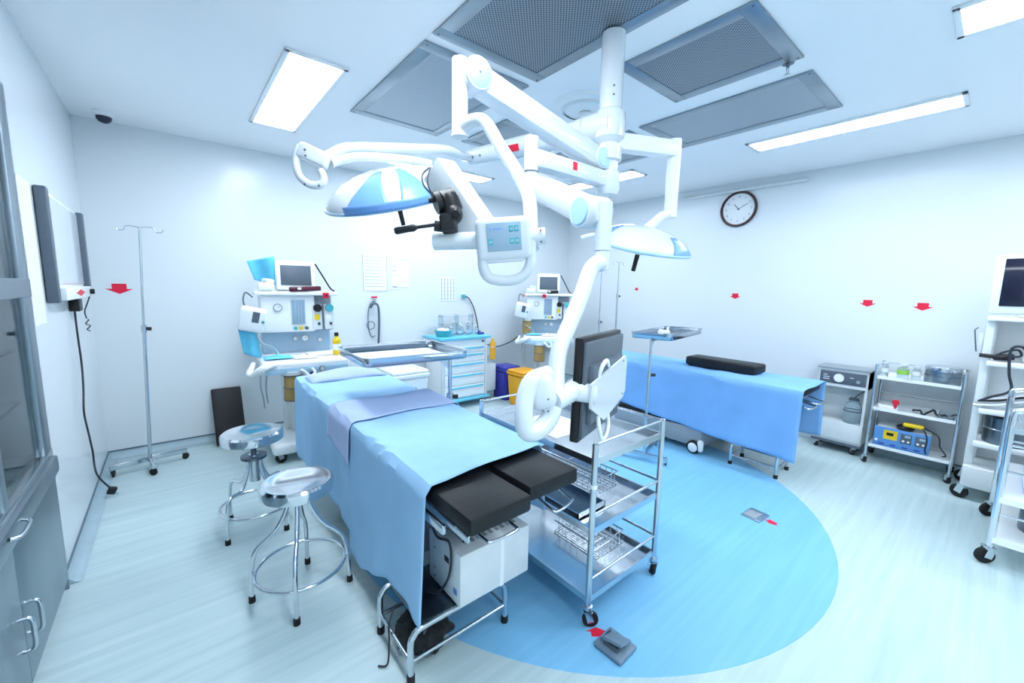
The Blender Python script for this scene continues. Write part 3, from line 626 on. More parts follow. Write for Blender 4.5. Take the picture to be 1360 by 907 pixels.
# ------------------------------------------------------------------ drip stands
def drip(x, y, h, label, floorbase=True, lean=0., zc=1.13, rz=0):
    t = thing('drip_stand', label, 'drip stand', (x, y, 0), rz, 'steel drip stands')
    tx = lean
    MB().cyl((0, 0, .09), (tx*.55, 0, zc), .0125, n=14).build('lower_pole', 'steel', t, False)
    MB().cyl((tx*.5, 0, zc-.05), (tx, 0, h), .008, n=12).build('upper_pole', 'steel', t, False)
    MB().cyl((tx*.55, 0, zc-.03), (tx*.55, 0, zc+.03), .018, n=14).build('clamp', 'steel', t, False)
    MB().cyl((tx*.55+.015, 0, zc), (tx*.55+.045, 0, zc-.004), .014, n=12).build('clamp_knob', 'black', t, False)
    for s in (-1, 1):
        MB().tube([(tx, 0, h), (tx+s*.06, 0, h+.008), (tx+s*.085, 0, h-.004), (tx+s*.09, 0, h-.022), (tx+s*.105, 0, h-.028), (tx+s*.125, 0, h-.026), (tx+s*.135, 0, h-.004)], .0035, n=8).build('hook', 'steel', t, False)
    for s, d in ((0, V((1, .25, 0))), (1, V((-.97, -.2, 0))), (2, V((.15, -1, 0)))):
        d = d.normalized(); a, e = d*.0, d*(.24 if s < 2 else .2)
        MB().bar(a+V((0, 0, .085)), e+V((0, 0, .078)), .03, .045, .004).build('foot', 'steel', t, False)
        caster(t, e.x*.92, e.y*.92, .026, .06, .6+s, False, fork='black')
    return t
drip(-.215, 4.26, 1.90, 'steel drip stand with hooks near the left back corner', lean=.07)
drip(4.62, 3.33, 1.86, 'far drip stand nearer the wall clock, beside the second table', zc=1.42)
drip(4.60, 3.60, 1.76, 'far drip stand partly behind the white drop tube', zc=1.05)

# leaning black mat
T = thing('black_mat', 'black padded board leaning against the back wall', 'board', (.33, 4.5, 0))
mm = axes((.345, 4.535, .262), (1, .02, 0), (0, .2, .5))
MB().box(None, (.235, .53, .035), bev=.014, seg=3, mtx=mm).build('pad', 'leather', T)
MB().box(None, (.20, .49, .006), bev=.002, mtx=mm @ Matrix.Translation((0, 0, -.02))).build('backing', 'black', T)

# ------------------------------------------------------------------ stools
def stool(x, y, h, rz, label, seat_r, feet_r, screw):
    t = thing('steel_stool', label, 'stool', (x, y, 0), rz, 'round steel stools')
    MB().lathe((0, 0, h), [(0, -.004), (seat_r*.5, -.003), (seat_r*.82, .004), (seat_r*.93, .004), (seat_r, -.006), (seat_r+.002, -.02), (seat_r, -.05), (seat_r-.012, -.056), (seat_r-.02, -.03), (0, -.02)], 44).build('seat', 'chrome', t, False)
    zt = h-.06 if not screw else h-.16
    if screw:
        MB().cyl((0, 0, h-.02), (0, 0, zt-.15), .016).build('screw_spindle', 'steel_dark', t, False)
        MB().cyl((0, 0, zt+.02), (0, 0, zt-.15), .03, n=20).build('sleeve', 'steel', t, False)
    MB().cyl((0, 0, zt+.012), (0, 0, zt-.004), .07 if screw else .09, n=24).build('hub_plate', 'steel_dark' if screw else 'steel', t, False)
    for i in range(4):
        a = i*math.pi/2; d = V((math.cos(a), math.sin(a), 0))
        P = [d*.045+V((0, 0, zt)), d*.05+V((0, 0, zt-.07)), d*.10+V((0, 0, zt-.17)), d*(feet_r*.86)+V((0, 0, .26)), d*feet_r*.97+V((0, 0, .16)), d*feet_r+V((0, 0, .02))]
        lg = MB().tube(P, .0105, n=12).build('leg', 'chrome', t, False)
        MB().cyl(d*feet_r+V((0, 0, .03)), d*feet_r, .014, .015, n=14).build('rubber_foot', 'rubber', lg, False)
    MB().ring((0, 0, .145), feet_r*.965-.012, .0085, n=48, nr=10).build('foot_ring', 'chrome', t, False)
stool(.402, 2.05, .575, R_(-19), 'round steel stool nearest the viewer, with ringed footrest', .158, .215, False)
stool(.325, 2.83, .605, R_(-53), 'round steel stool with screw spindle, behind the nearer stool', .165, .21, True)

# ------------------------------------------------------------------ operating table with blue drapes
T = thing('operating_table', 'near operating table with two black leg pads under blue drape', 'operating table', (.985, 2.2, 0))
for (x0, x1, y0, y1, zt) in ((.695, .967, 1.022, 1.40, .752), (1.0, 1.275, 1.07, 1.42, .752)):
    MB().bb(x0, x1, y0, y1, zt-.066, zt, .014).build('leg_pad', 'leather', T)
    MB().bb(x0+.02, x1-.02, y0+.05, y1, zt-.078, zt-.066).build('pad_plate', 'steel_dark', T)
MB().bb(.70, 1.27, 1.44, 3.26, .69, .755, .015).build('mattress', 'leather', T)
MB().bb(.72, 1.25, 1.46, 3.2, .64, .69).build('table_frame', 'steel_dark', T)
MB().bb(.82, 1.15, 2.0, 2.5, .14, .64, .02).build('column', 'steel_dull', T)
MB().bb(.75, 1.22, 1.75, 2.75, .06, .15, .02).build('base', 'grey', T)
for x in (.80, 1.17):
    for y in (1.8, 2.7): caster(T, x, y, .03, .07, .4)
MB().bar((.678, 1.16, .655), (.678, 1.6, .655), .014, .034, .003).build('side_rail', 'steel', T)
MB().bar((.715, 1.06, .655), (.715, 1.5, .655), .008, .03, .003).build('pad_rail', 'steel', T)
MB().tube([(.76, 1.2, .665), (.755, 1.03, .66), (.77, 1.0, .66), (.87, 1.0, .66), (.885, 1.03, .66), (.885, 1.2, .665)], .006, n=10, k=5).build('pull_loop', 'steel', T)
MB().tube([(1.12, 1.25, .665), (1.12, 1.08, .62), (1.14, 1.05, .615), (1.24, 1.07, .615), (1.25, 1.1, .62), (1.25, 1.27, .665)], .006, n=10, k=5).build('pull_loop', 'steel', T)

def drape(name, m, label, x0, x1, y0, y1, zt, hemL, hemR, seed, off=.0, yskew=0., amp=.012, tilt=0., endhang=0., ny=46, flare=.02):
    rnd = random.Random(seed); ph = [rnd.uniform(0, 6.28) for _ in range(8)]
    def f(u, v):
        # u across (left hem -> top -> right hem), v along y
        y = y0+(y1-y0)*v
        hl, hr = hemL(v), hemR(v); z = zt+tilt*v
        dl, dr_ = z-hl, z-hr; wid = x1-x0; tot = dl+wid+dr_; s = u*tot
        fold = lambda q: (math.sin(y*9+ph[0])*.5+math.sin(y*17+ph[1])*.35+math.sin(y*31+ph[2])*.25)*q
        if s < dl:
            q = (dl-s)/max(dl, .01); zz = hl+s; e = .028
            x = x0-off-flare*q-fold(amp*q*1.2)
            k = min((z-zz)/e, 1); x += e*(1-k)**2*.9
            return (x, y+yskew*(0), zz+.0)
        s -= dl
        if s < wid:
            x = x0+s; b = 0
            ed = min(s, wid-s)/.03; b = -.010*(1-min(ed, 1))**2
            sag = .004*math.sin(x*13+y*7+ph[3])+.003*math.sin(y*23+x*5+ph[4])
            yy = y+yskew*(s/wid)*(1-v)
            return (x, yy, z+off+b+sag*min(ed/3, 1))
        s -= wid; q = s/max(dr_, .01); k = min(s/.028, 1)
        return (x1+off+flare*q+fold(amp*q*1.2)-.025*(1-k)**2, y+yskew*(1-v), z-s)
    mb = MB().grid(f, 64, ny)
    o = mb.build(name, m, solid=.003); return tag(o, label, 'drape', 'blue cloth drapes')
drape('drape', 'drape', 'pale blue drape over the head half of near table', .672, 1.30, 1.93, 3.33, .765, lambda v: .20+.05*v+.02*math.sin(6*v), lambda v: .4, 3, tilt=.045)
drape('drape', 'drape', 'pale blue drape over the foot half of near table, hanging above step stool', .668, 1.292, 1.262, 2.08, .772, lambda v: .222-.12*max(0, min((v-.42)/.35, 1)), lambda v: .43-.03*v, 5, off=.006, yskew=.05, tilt=.02)
drape('drape', 'lavender', 'small lavender cloth laid across the middle of near table', .664, 1.305, 2.06, 2.42, .794, lambda v: .585+.05*v, lambda v: .6, 9, off=.012, tilt=.012, ny=16, amp=.004, flare=.012)
def pillow(u, v):
    x = .72+.55*u; y = 3.05+.3*v
    return (x, y, .80+.055*math.sin(math.pi*u)**.5*math.sin(math.pi*v)**.6+.006*math.sin(9*u+4*v))
tag(MB().grid(pillow, 24, 14).build('folded_sheet', 'lavender', solid=.004), 'crumpled pale sheet folded over the head end of near table', 'sheet')

# ------------------------------------------------------------------ step stool with white box
def step_stool(x0, x1, y0, y1, h, label, rz=0):
    t = thing('step_stool', label, 'step stool', ((x0+x1)/2, (y0+y1)/2, 0), 0, 'steel step stools')
    for y in (y0, y1):
        P = [(x0, y, .018), (x0, y, h-.055), (x0+.012, y, h-.02), (x0+.05, y, h), ((x0+x1)/2, y, h), (x1-.05, y, h), (x1-.012, y, h-.02), (x1, y, h-.055), (x1, y, .018)]
        MB().tube(P, .0125, n=12, k=5).build('frame_hoop', 'steel', t)
        MB().cyl((x0, y, .085), (x1, y, .085), .008, n=10).build('stretcher', 'steel', t)
        for x in (x0, x1): MB().cyl((x, y, .03), (x, y, 0), .016, n=14).build('rubber_foot', 'rubber', t)
    for x in (x0, x1): MB().cyl((x, y0, .085), (x, y1, .085), .008, n=10).build('stretcher', 'steel', t)
    MB().bb(x0+.045, x1-.045, y0-.004, y1+.004, h-.004, h+.012, .004).build('tread', 'steel_dark', t)
    return t
step_stool(.605, 1.062, 1.285, 1.575, .205, 'steel step stool under the foot of near table')
T = thing('white_unit', 'white electronic box with vents standing on the step stool', 'electronic unit', (.98, 1.38, .218))
MB().bb(.80, 1.165, 1.245, 1.50, .228, .452, .008).build('case', 'offwhite', T)
for x in (.83, 1.13):
    for y in (1.28, 1.47): MB().cyl((x, y, .218), (x, y, .229), .014, n=12).build('foot', 'black', T)
for i in range(9): MB().bb(.86+i*.032, .875+i*.032, 1.30, 1.45, .4515, .4535).build('vent_slot', 'grey', T)
MB().bb(.7985, .8005, 1.33, 1.365, .375, .40).build('power_switch', 'black', T)
MB().bb(.7985, .8005, 1.27, 1.295, .27, .295).build('blue_label', 'esublue', T)
MB().bb(1.0, 1.02, 1.2435, 1.2455, .23, .45).build('tape_strip', 'white', T)
for (a, b) in ((.39, .40), (.30, .30), (.26, .40)): MB().bb(.7985, .8005, 1.44, 1.455, a-.006, a).build('print_mark', 'ink', T)
for i, (pts, lb) in enumerate((([(.82, 1.50, .47), (.86, 1.44, .47), (.93, 1.40, .468), (1.0, 1.43, .468), (1.05, 1.36, .47)], 'dark cable lying across top of the white box, closer to its vents'), ([(.755, 1.42, .58), (.76, 1.36, .50), (.785, 1.30, .49), (.785, 1.30, .36), (.775, 1.36, .25), (.75, 1.42, .22)], 'dark cable looping down the side of the white box'), ([(.85, 1.30, .469), (.90, 1.36, .47), (.97, 1.32, .469), (1.04, 1.40, .468)], 'short cable coiled on top of the white box'))):
    tag(MB().tube(pts, .005, n=8).build('cable', 'cable'), lb, 'cable', 'cables at the white box')
T = thing('mesh_bag', 'black net bag of cables lying under the step stool', 'bag', (.74, 1.43, 0))
def bag(u, v):
    a = 2*math.pi*u; r = .105*math.sin(math.pi*v)**.5; n_ = 1+.13*math.sin(5*a+9*v)+.08*math.sin(11*a+5*v)
    return (.735+r*n_*math.cos(a)*1.05, 1.43+r*n_*math.sin(a)*1.1, .055-.05*math.cos(math.pi*v)*(1+.1*math.sin(7*a)))
MB().grid(bag, 40, 14).build('net', 'mesh_bag', T)
for i in range(5):
    a = i*1.3; MB().tube([(.70+.02*i, 1.36+.025*i, .09), (.72+.03*math.cos(a), 1.40+.05*math.sin(a), .125), (.76+.02*i*.5, 1.45-.03*math.cos(a), .12), (.78, 1.5-.02*i, .085)], .006, n=8).build('cable_loop', 'grey_dark' if i % 2 else 'steel_dark', T)
tag(MB().tube([(.64, 1.50, .16), (.60, 1.47, .12), (.585, 1.44, .06), (.56, 1.40, .012), (.53, 1.42, .008)], .004, n=8).build('trailing_cable', 'cable'), 'thin dark cable trailing onto floor beside step stool leg', 'cable')

# ------------------------------------------------------------------ steel trolley
T = thing('instrument_trolley', 'three tier stainless trolley with guard rails, beside near table', 'trolley', (1.605, 1.445, 0))
tx0, tx1, ty0, ty1 = 1.338, 1.872, 1.035, 1.86
for (x, y) in ((tx0, ty0), (tx1, ty0), (tx0, ty1), (tx1, ty1)):
    MB().cyl((x, y, .10), (x, y, .855), .0135, n=16).build('post', 'steel', T)
    MB().lathe((x, y, .855), [(.0135, -.003), (.0135, .001), (.008, .004), (0, .004)], 16).build('post_cap', 'steel', T)
    caster(T, x, y, .036, .105, .9 if x > 1.6 else -.7)
for zs, zr in ((.785, .85), (.465, .53), (.14, .225)):
    sh = MB().bb(tx0, tx1, ty0, ty1, zs-.028, zs-.022).bb(tx0-.002, tx0+.008, ty0, ty1, zs-.03, zs).bb(tx1-.008, tx1+.002, ty0, ty1, zs-.03, zs).bb(tx0, tx1, ty0-.002, ty0+.008, zs-.03, zs).bb(tx0, tx1, ty1-.008, ty1+.002, zs-.03, zs)
    sh.build('shelf', 'steel', T)
    MB().cyl((tx0, ty0, zr), (tx1, ty0, zr), .0065, n=10).build('guard_rail', 'steel', T)
    MB().cyl((tx0, ty1, zr), (tx1, ty1, zr), .0065, n=10).build('guard_rail', 'steel', T)
    MB().cyl((tx1, ty0, zr), (tx1, ty1, zr), .0065, n=10).build('guard_rail', 'steel', T)
    if zs > .7: MB().cyl((tx0, ty0, zs-.06), (tx0, ty1-.2, zs-.06), .006, n=10).build('guard_rail', 'steel', T)
MB().cyl((tx0, ty0, .655), (tx0, ty0, .67), .0155, n=14).build('tape_band', 'white', T)
def wire_basket(x0, x1, y0, y1, z, h, label):
    t = thing('wire_basket', label, 'basket', ((x0+x1)/2, (y0+y1)/2, z), 0, 'wire mesh baskets on the trolley')
    for zz in (z+.006, z+h):
        MB().sweep([V(p) for p in ((x0, y0, zz), (x1, y0, zz), (x1, y1, zz), (x0, y1, zz))], .004, 6, True).build('rim_wire', 'steel', t)
    g = MB(); n = 7
    for i in range(1, n):
        x = x0+(x1-x0)*i/n; y = y0+(y1-y0)*i/n
        g.cyl((x, y0, z+.006), (x, y1, z+.006), .002, n=5).cyl((x0, y, z+.006), (x1, y, z+.006), .002, n=5)
        for yy_ in (y0, y1): g.cyl((x, yy_, z+.006), (x, yy_, z+h), .002, n=5)
        for xx_ in (x0, x1): g.cyl((xx_, y, z+.006), (xx_, y, z+h), .002, n=5)
    g.build('wire_mesh', 'steel', t)['kind'] = 'stuff'
wire_basket(1.62, 1.82, 1.25, 1.52, .445, .07, 'round cornered wire basket on the middle shelf of near trolley')
wire_basket(1.60, 1.83, 1.2, 1.5, .12, .07, 'wire mesh basket on the bottom shelf of near trolley')
T = thing('instrument_tray', 'dark rectangular instrument tray on the trolley middle shelf', 'tray', (1.47, 1.4, .443))
MB().bb(1.37, 1.57, 1.14, 1.62, .444, .452).build('tray_floor', 'steel_dark', T)
MB().bb(1.37, 1.376, 1.14, 1.62, .444, .475).bb(1.564, 1.57, 1.14, 1.62, .444, .475).bb(1.37, 1.57, 1.14, 1.146, .444, .475).bb(1.37, 1.57, 1.614, 1.62, .444, .475).build('tray_rim', 'steel', T)
T = thing('paper_sheet', 'folded white paper on the top shelf of near trolley', 'paper', (1.6, 1.5, .763))
MB().bb(1.42, 1.70, 1.34, 1.66, .7635, .767).build('fold', 'paper', T); MB().bb(1.44, 1.68, 1.36, 1.64, .767, .770).build('fold', 'paper', T)

# ------------------------------------------------------------------ floor pedal, plate
T = thing('foot_pedal', 'grey square foot pedal on the blue floor', 'pedal', (1.34, .885, .0), R_(0))
mm = Matrix.Translation((1.34, .885, .013)) @ Matrix.Rotation(R_(2), 4, 'Z')
MB().box(None, (.125, .135, .022), bev=.009, seg=3, mtx=mm).build('base', 'pedal', T)
MB().box(None, (.085, .09, .014), bev=.004, mtx=mm @ Matrix.Translation((.0, -.005, .032)) @ Matrix.Rotation(R_(18), 4, 'Y') @ Matrix.Rotation(R_(-12), 4, 'X')).build('treadle', 'pedal', T)
MB().box(None, (.08, .006, .02), mtx=mm @ Matrix.Translation((0, .048, .018))).build('hinge', 'steel', T)
MB().box(None, (.03, .07, .022), mtx=mm @ Matrix.Translation((-.025, 0, .018))).build('spring_block', 'grey_dark', T)
T = thing('floor_box', 'small steel cover plate set on blue floor near its edge', 'floor plate', (2.945, .915, 0))
mm = Matrix.Translation((2.945, .915, .006)) @ Matrix.Rotation(R_(-5), 4, 'Z')
MB().box(None, (.15, .12, .009), bev=.003, mtx=mm).build('plate', 'floorplate', T)
MB().box(None, (.10, .08, .004), bev=.001, mtx=mm @ Matrix.Translation((-.015, .01, .006))).build('lid', 'grey', T)
for s in (-1, 1): MB().cyl(mm @ V((s*.06, -.045, .003)), mm @ V((s*.06, -.045, .006)), .007, n=10).build('screw', 'steel', T)

# ------------------------------------------------------------------ mayo tray stands
def mayo(px, py, zt, tc, tw, tl, rz, label, foot, pole_r=.0165):
    t = thing('mayo_stand', label, 'tray stand', (px, py, 0), 0, 'steel tray stands on one pole')
    MB().cyl((px, py, .05), (px, py, .78), pole_r, n=18).build('pole', 'steel', t)
    MB().cyl((px, py, .72), (px, py, zt-.012), pole_r*.8, n=18).build('upper_pole', 'steel', t)
    MB().cyl((px, py, .75), (px, py, .80), pole_r*1.4, n=18).build('collar', 'steel', t)
    MB().cyl((px+.01, py-.01, .775), (px+.045, py-.03, .775), .014, n=12).build('lock_knob', 'black', t)
    m = Matrix.Translation((tc[0], tc[1], zt)) @ Matrix.Rotation(rz, 4, 'Z')
    # frame under tray
    c = V((tc[0], tc[1], zt-.008)); MB().bar((px, py, zt-.012), c, .03, .012, .002).build('arm', 'steel', t)
    MB().poly([V((px, py, zt-.014)), V((px, py, zt-.1)), V((px, py, zt-.014))+(c-V((px, py, c.z))).normalized()*.09], V((-(c-V((px, py, c.z))).y, (c-V((px, py, c.z))).x, 0)).normalized()*.004).build('gusset', 'steel', t)
    foot = (foot[0], foot[1], 0); fx = V(foot)-V((px, py, 0)); fx.z = 0; fx.normalize(); fy = V((-fx.y, fx.x, 0)); b = V((px, py, 0))
    MB().bar(b+V((0, 0, .055)), V((foot[0], foot[1], .055)), .035, .03, .004).build('base_leg', 'steel', t)
    MB().bar(b-fy*.2+V((0, 0, .055)), b+fy*.2+V((0, 0, .055)), .035, .03, .004).build('base_leg', 'steel', t)
    for p in (b-fy*.19, b+fy*.19, V((foot[0], foot[1], 0))-fx*.02): caster(t, p.x, p.y, .02, .045, .5)
    # tray
    T_ = thing('instrument_tray', label.replace('tray stand', 'deep tray').replace('standing', 'lying'), 'tray', (tc[0], tc[1], zt), rz, 'shallow steel trays on the stands')
    def rr(a, b, r, z, n=5):
        o = []
        for (cx, cy, a0) in ((a-r, b-r, 0), (-a+r, b-r, 90), (-a+r, -b+r, 180), (a-r, -b+r, 270)):
            for i in range(n+1):
                q = R_(a0+90*i/n); o.append((cx+r*math.cos(q), cy+r*math.sin(q), z))
        return o
    fl = MB().poly(rr(tw/2-.004, tl/2-.004, .05, .001), (0, 0, .004)); fl.build('tray_floor', 'steel', T_, False)
    b = MB(); L = [rr(tw/2-.003, tl/2-.003, .05, .001), rr(tw/2, tl/2, .052, .05), rr(tw/2+.006, tl/2+.006, .055, .052), rr(tw/2+.006, tl/2+.006, .055, .046)]
    vv = [[b.bm.verts.new(p) for p in q] for q in L]
    for a, c in zip(vv, vv[1:]):
        for i in range(len(a)): b.bm.faces.new((a[i], a[(i+1) % len(a)], c[(i+1) % len(a)], c[i]))
    b.build('tray_wall', 'steel', T_, False, solid=.0025)
    return T_
mayo(1.385, 2.29, 1.05, (1.127, 2.441), .66, .56, R_(-3), 'large steel tray stand standing over head of near table', (1.75, 2.75))
mayo(3.14, 1.895, 1.085, (3.58, 1.985), .90, .36, R_(10), 'steel tray stand standing beside the far table', (3.56, 2.02), .012)
T = thing('gauze_pack', 'small white gauze packet on the far tray stand', 'gauze', (3.6, 2.0, 1.091))
MB().box((3.60, 2.03, 1.111), (.10, .08, .04), rot=(0, .1, .4), bev=.014, seg=3).build('gauze', 'white', T); MB().box((3.54, 2.04, 1.115), (.05, .05, .05), rot=(.3, .2, .1), bev=.016, seg=3).build('wad', 'paper', T)
T = thing('towel_sheet', 'white sheet of paper lining the large steel tray', 'paper', (1.127, 2.441, 1.056), R_(-3))
MB().box((0, 0, .0022), (.52, .42, .003)).build('liner', 'paper', T, False)

# ------------------------------------------------------------------ bins, drawer trolley
def bin_(name, mat_, lid_, x, y, w0, d0, h, label, cat='bin', rz=0, pedal=False):
    t = thing(name, label, cat, (x, y, 0), rz, 'waste bins by the back wall'); k = .84
    b = MB(); lo = [(-w0/2*k, -d0/2*k), (w0/2*k, -d0/2*k), (w0/2*k, d0/2*k), (-w0/2*k, d0/2*k)]; hi = [(-w0/2, -d0/2), (w0/2, -d0/2), (w0/2, d0/2), (-w0/2, d0/2)]
    A = [b.bm.verts.new((*p, 0)) for p in lo]; B = [b.bm.verts.new((*p, h*.86)) for p in hi]
    b.bm.faces.new(A[::-1]); b.bm.faces.new(B)
    for i in range(4): b.bm.faces.new((A[i], A[(i+1) % 4], B[(i+1) % 4], B[i]))
    bmesh.ops.bevel(b.bm, geom=list(b.bm.edges), offset=.018, segments=3, affect='EDGES')
    b.build('body', mat_, t, False)
    MB().box((0, 0, h*.89), (w0*1.05, d0*1.05, h*.07), bev=.012, seg=3).build('rim', mat_, t, False)
    MB().box((0, 0, h*.955), (w0*1.0, d0*1.0, h*.07), bev=.018, seg=3).build('lid', lid_, t, False)
    MB().box((0, -d0*.42, .03), (w0*.3, .06, .018), bev=.005).build('pedal', 'grey_dark', t, False)
    return t
bin_('waste_bin', 'binblue', 'binblue', 3.45, 4.24, .27, .30, .46, 'dark blue lidded waste bin beside the drawer trolley')
bin_('waste_bin', 'binyellow', 'binyellow', 3.42, 3.84, .30, .32, .47, 'yellow lidded waste bin in front of blue bin')
wb = bin_('waste_bin', 'white', 'white', 1.93, 4.17, .42, .38, .60, 'white lidded waste bin with small print behind near table')
for i, (a, b, z) in enumerate(((-.1, .1, .46), (-.04, .06, .40), (.0, .08, .375))): MB().box(((a+b)/2, -.184, z), (b-a, .004, .012), rot=(.08, 0, 0)).build('print_mark', 'ink_dark', wb, False)
T = thing('drawer_trolley', 'white drawer trolley with pale blue top against back wall', 'trolley', (2.76, 4.4, 0))
x0, x1, y0, y1 = 2.43, 3.09, 4.19, 4.60
MB().bb(x0, x1, y0+.02, y1, .12, .86, .006).build('body', 'white', T)
for x in (x0+.012, x1-.012): MB().bb(x-.016, x+.016, y0, y0+.03, .12, .86, .006).build('corner_post', 'offwhite', T)
MB().bb(x0-.04, x1+.04, y0-.03, y1+.01, .86, .895, .01).build('top', 'aqua', T)
MB().bb(x0-.03, x1+.03, y0-.03, y1, .085, .12, .01).build('bumper', 'aqua', T)
zz = [.13, .285, .435, .575, .69, .775]
for a, b in zip(zz, zz[1:]):
    d = MB().bb(x0+.035, x1-.035, y0+.002, y0+.024, a+.004, b-.004, .004).build('drawer', 'white', T)
    MB().bb(x0+.09, x1-.06, y0-.014, y0+.004, b-.038, b-.016, .005).build('handle', 'aqua', d)
MB().cyl((x1-.06, y0+.005, .82), (x1-.06, y0+.02, .82), .012).build('lock', 'black', T)
for x in (x0+.05, x1-.05):
    for y in (y0+.05, y1-.06): caster(T, x, y, .04, .09, 1.0)
MB().bb(x1+.03, x1+.20, 4.25, 4.45, .13, .50, .02).build('side_bin', 'offwhite', T)
T = thing('yellow_bottle', 'yellow bottle hanging on the side of drawer trolley', 'bottle', (3.155, 4.16, .58))
MB().lathe((3.155, 4.16, .58), [(0, 0), (.034, 0), (.036, .01), (.036, .20), (.03, .225), (.014, .235), (.014, .25), (0, .25)], 20).build('bottle_body', 'binyellow', T)
MB().cyl((3.155, 4.16, .83), (3.155, 4.16, .85), .017).build('cap', 'yellow', T)
MB().ring((3.155, 4.16, .74), .038, .004).build('holder_ring', 'steel', T)
MB().cyl((3.155, 4.19, .74), (3.125, 4.25, .74), .004, n=6).build('bracket', 'steel', T)
T = thing('clear_bag', 'crumpled clear plastic bag on the side bin of drawer trolley', 'bag', (3.2, 4.3, .5))
MB().grid(lambda u, v: (3.2+.10*math.cos(6.28*u)*(1+.25*math.sin(17*u))*(1-.4*v), 4.34+.09*math.sin(6.28*u)*(1+.2*math.sin(23*u)), .502+.09*v), 30, 4).build('film', 'clear', T)
T = thing('emergency_ball', 'red emergency ball on the cable beside drawer trolley', 'switch', (3.30, 4.62, .82))
MB().ball((3.30, 4.635, .82), .03).build('ball', 'red', T); MB().cyl((3.30, 4.66, .82), (3.30, YB-.0005, .82), .02).build('mount', 'maroon', T)
T = thing('wipe_tub', 'open turquoise tub of white swabs on drawer trolley', 'tub', (2.52, 4.32, .895))
MB().lathe((2.52, 4.32, .896), [(0, 0), (.085, 0), (.105, .075), (.11, .08), (.1, .08), (.08, .01), (0, .008)], 26).build('tub', 'teal', T)
for i in range(6): MB().ball((2.52+.05*math.cos(i*1.05), 4.32+.05*math.sin(i*1.05), .965), .036, (1, 1, .7), (i, .3, 0)).build('swab', 'white', T)
for i in range(7):
    x = 2.66+i*.062; y = 4.36+.05*(i % 2); h = .10+.03*((i*5) % 3)
    t = thing('clear_bottle', '%s clear bottle from the left in the row on drawer trolley' % ('first', 'second', 'third', 'fourth', 'fifth', 'sixth', 'last')[i], 'bottle', (x, y, .895), 0, 'clear bottles on the drawer trolley')
    MB().lathe((x, y, .896), [(0, 0), (.024, 0), (.026, .006), (.026, h*.75), (.012, h*.9), (.012, h), (0, h)], 16).build('glass_body', 'clear', t)
    MB().cyl((x, y, .896+h), (x, y, .914+h), .014, n=12).build('cap', 'white', t)
    MB().cyl((x, y, .92), (x, y, .95), .0264, n=16).build('label_band', 'paleblue', t)
T = thing('clear_rack', 'clear plastic rack standing behind the bottles on drawer trolley', 'rack', (2.84, 4.53, .895))
for z in (.90, 1.02, 1.12): MB().bb(2.60, 3.06, 4.47, 4.58, z, z+.006).build('rack_shelf', 'clear', T)
for x in (2.60, 2.83, 3.054): MB().bb(x, x+.006, 4.47, 4.58, .897, 1.15).build('rack_side', 'clear', T)
T = thing('dark_clamp', 'small dark clip on the right end of drawer trolley', 'clip', (3.07, 4.3, .895))
MB().bb(3.02, 3.10, 4.27, 4.32, .896, .925, .006).build('jaw', 'navy', T); MB().cyl((3.04, 4.29, .925), (3.04, 4.29, .945), .012).build('knob', 'navy', T)

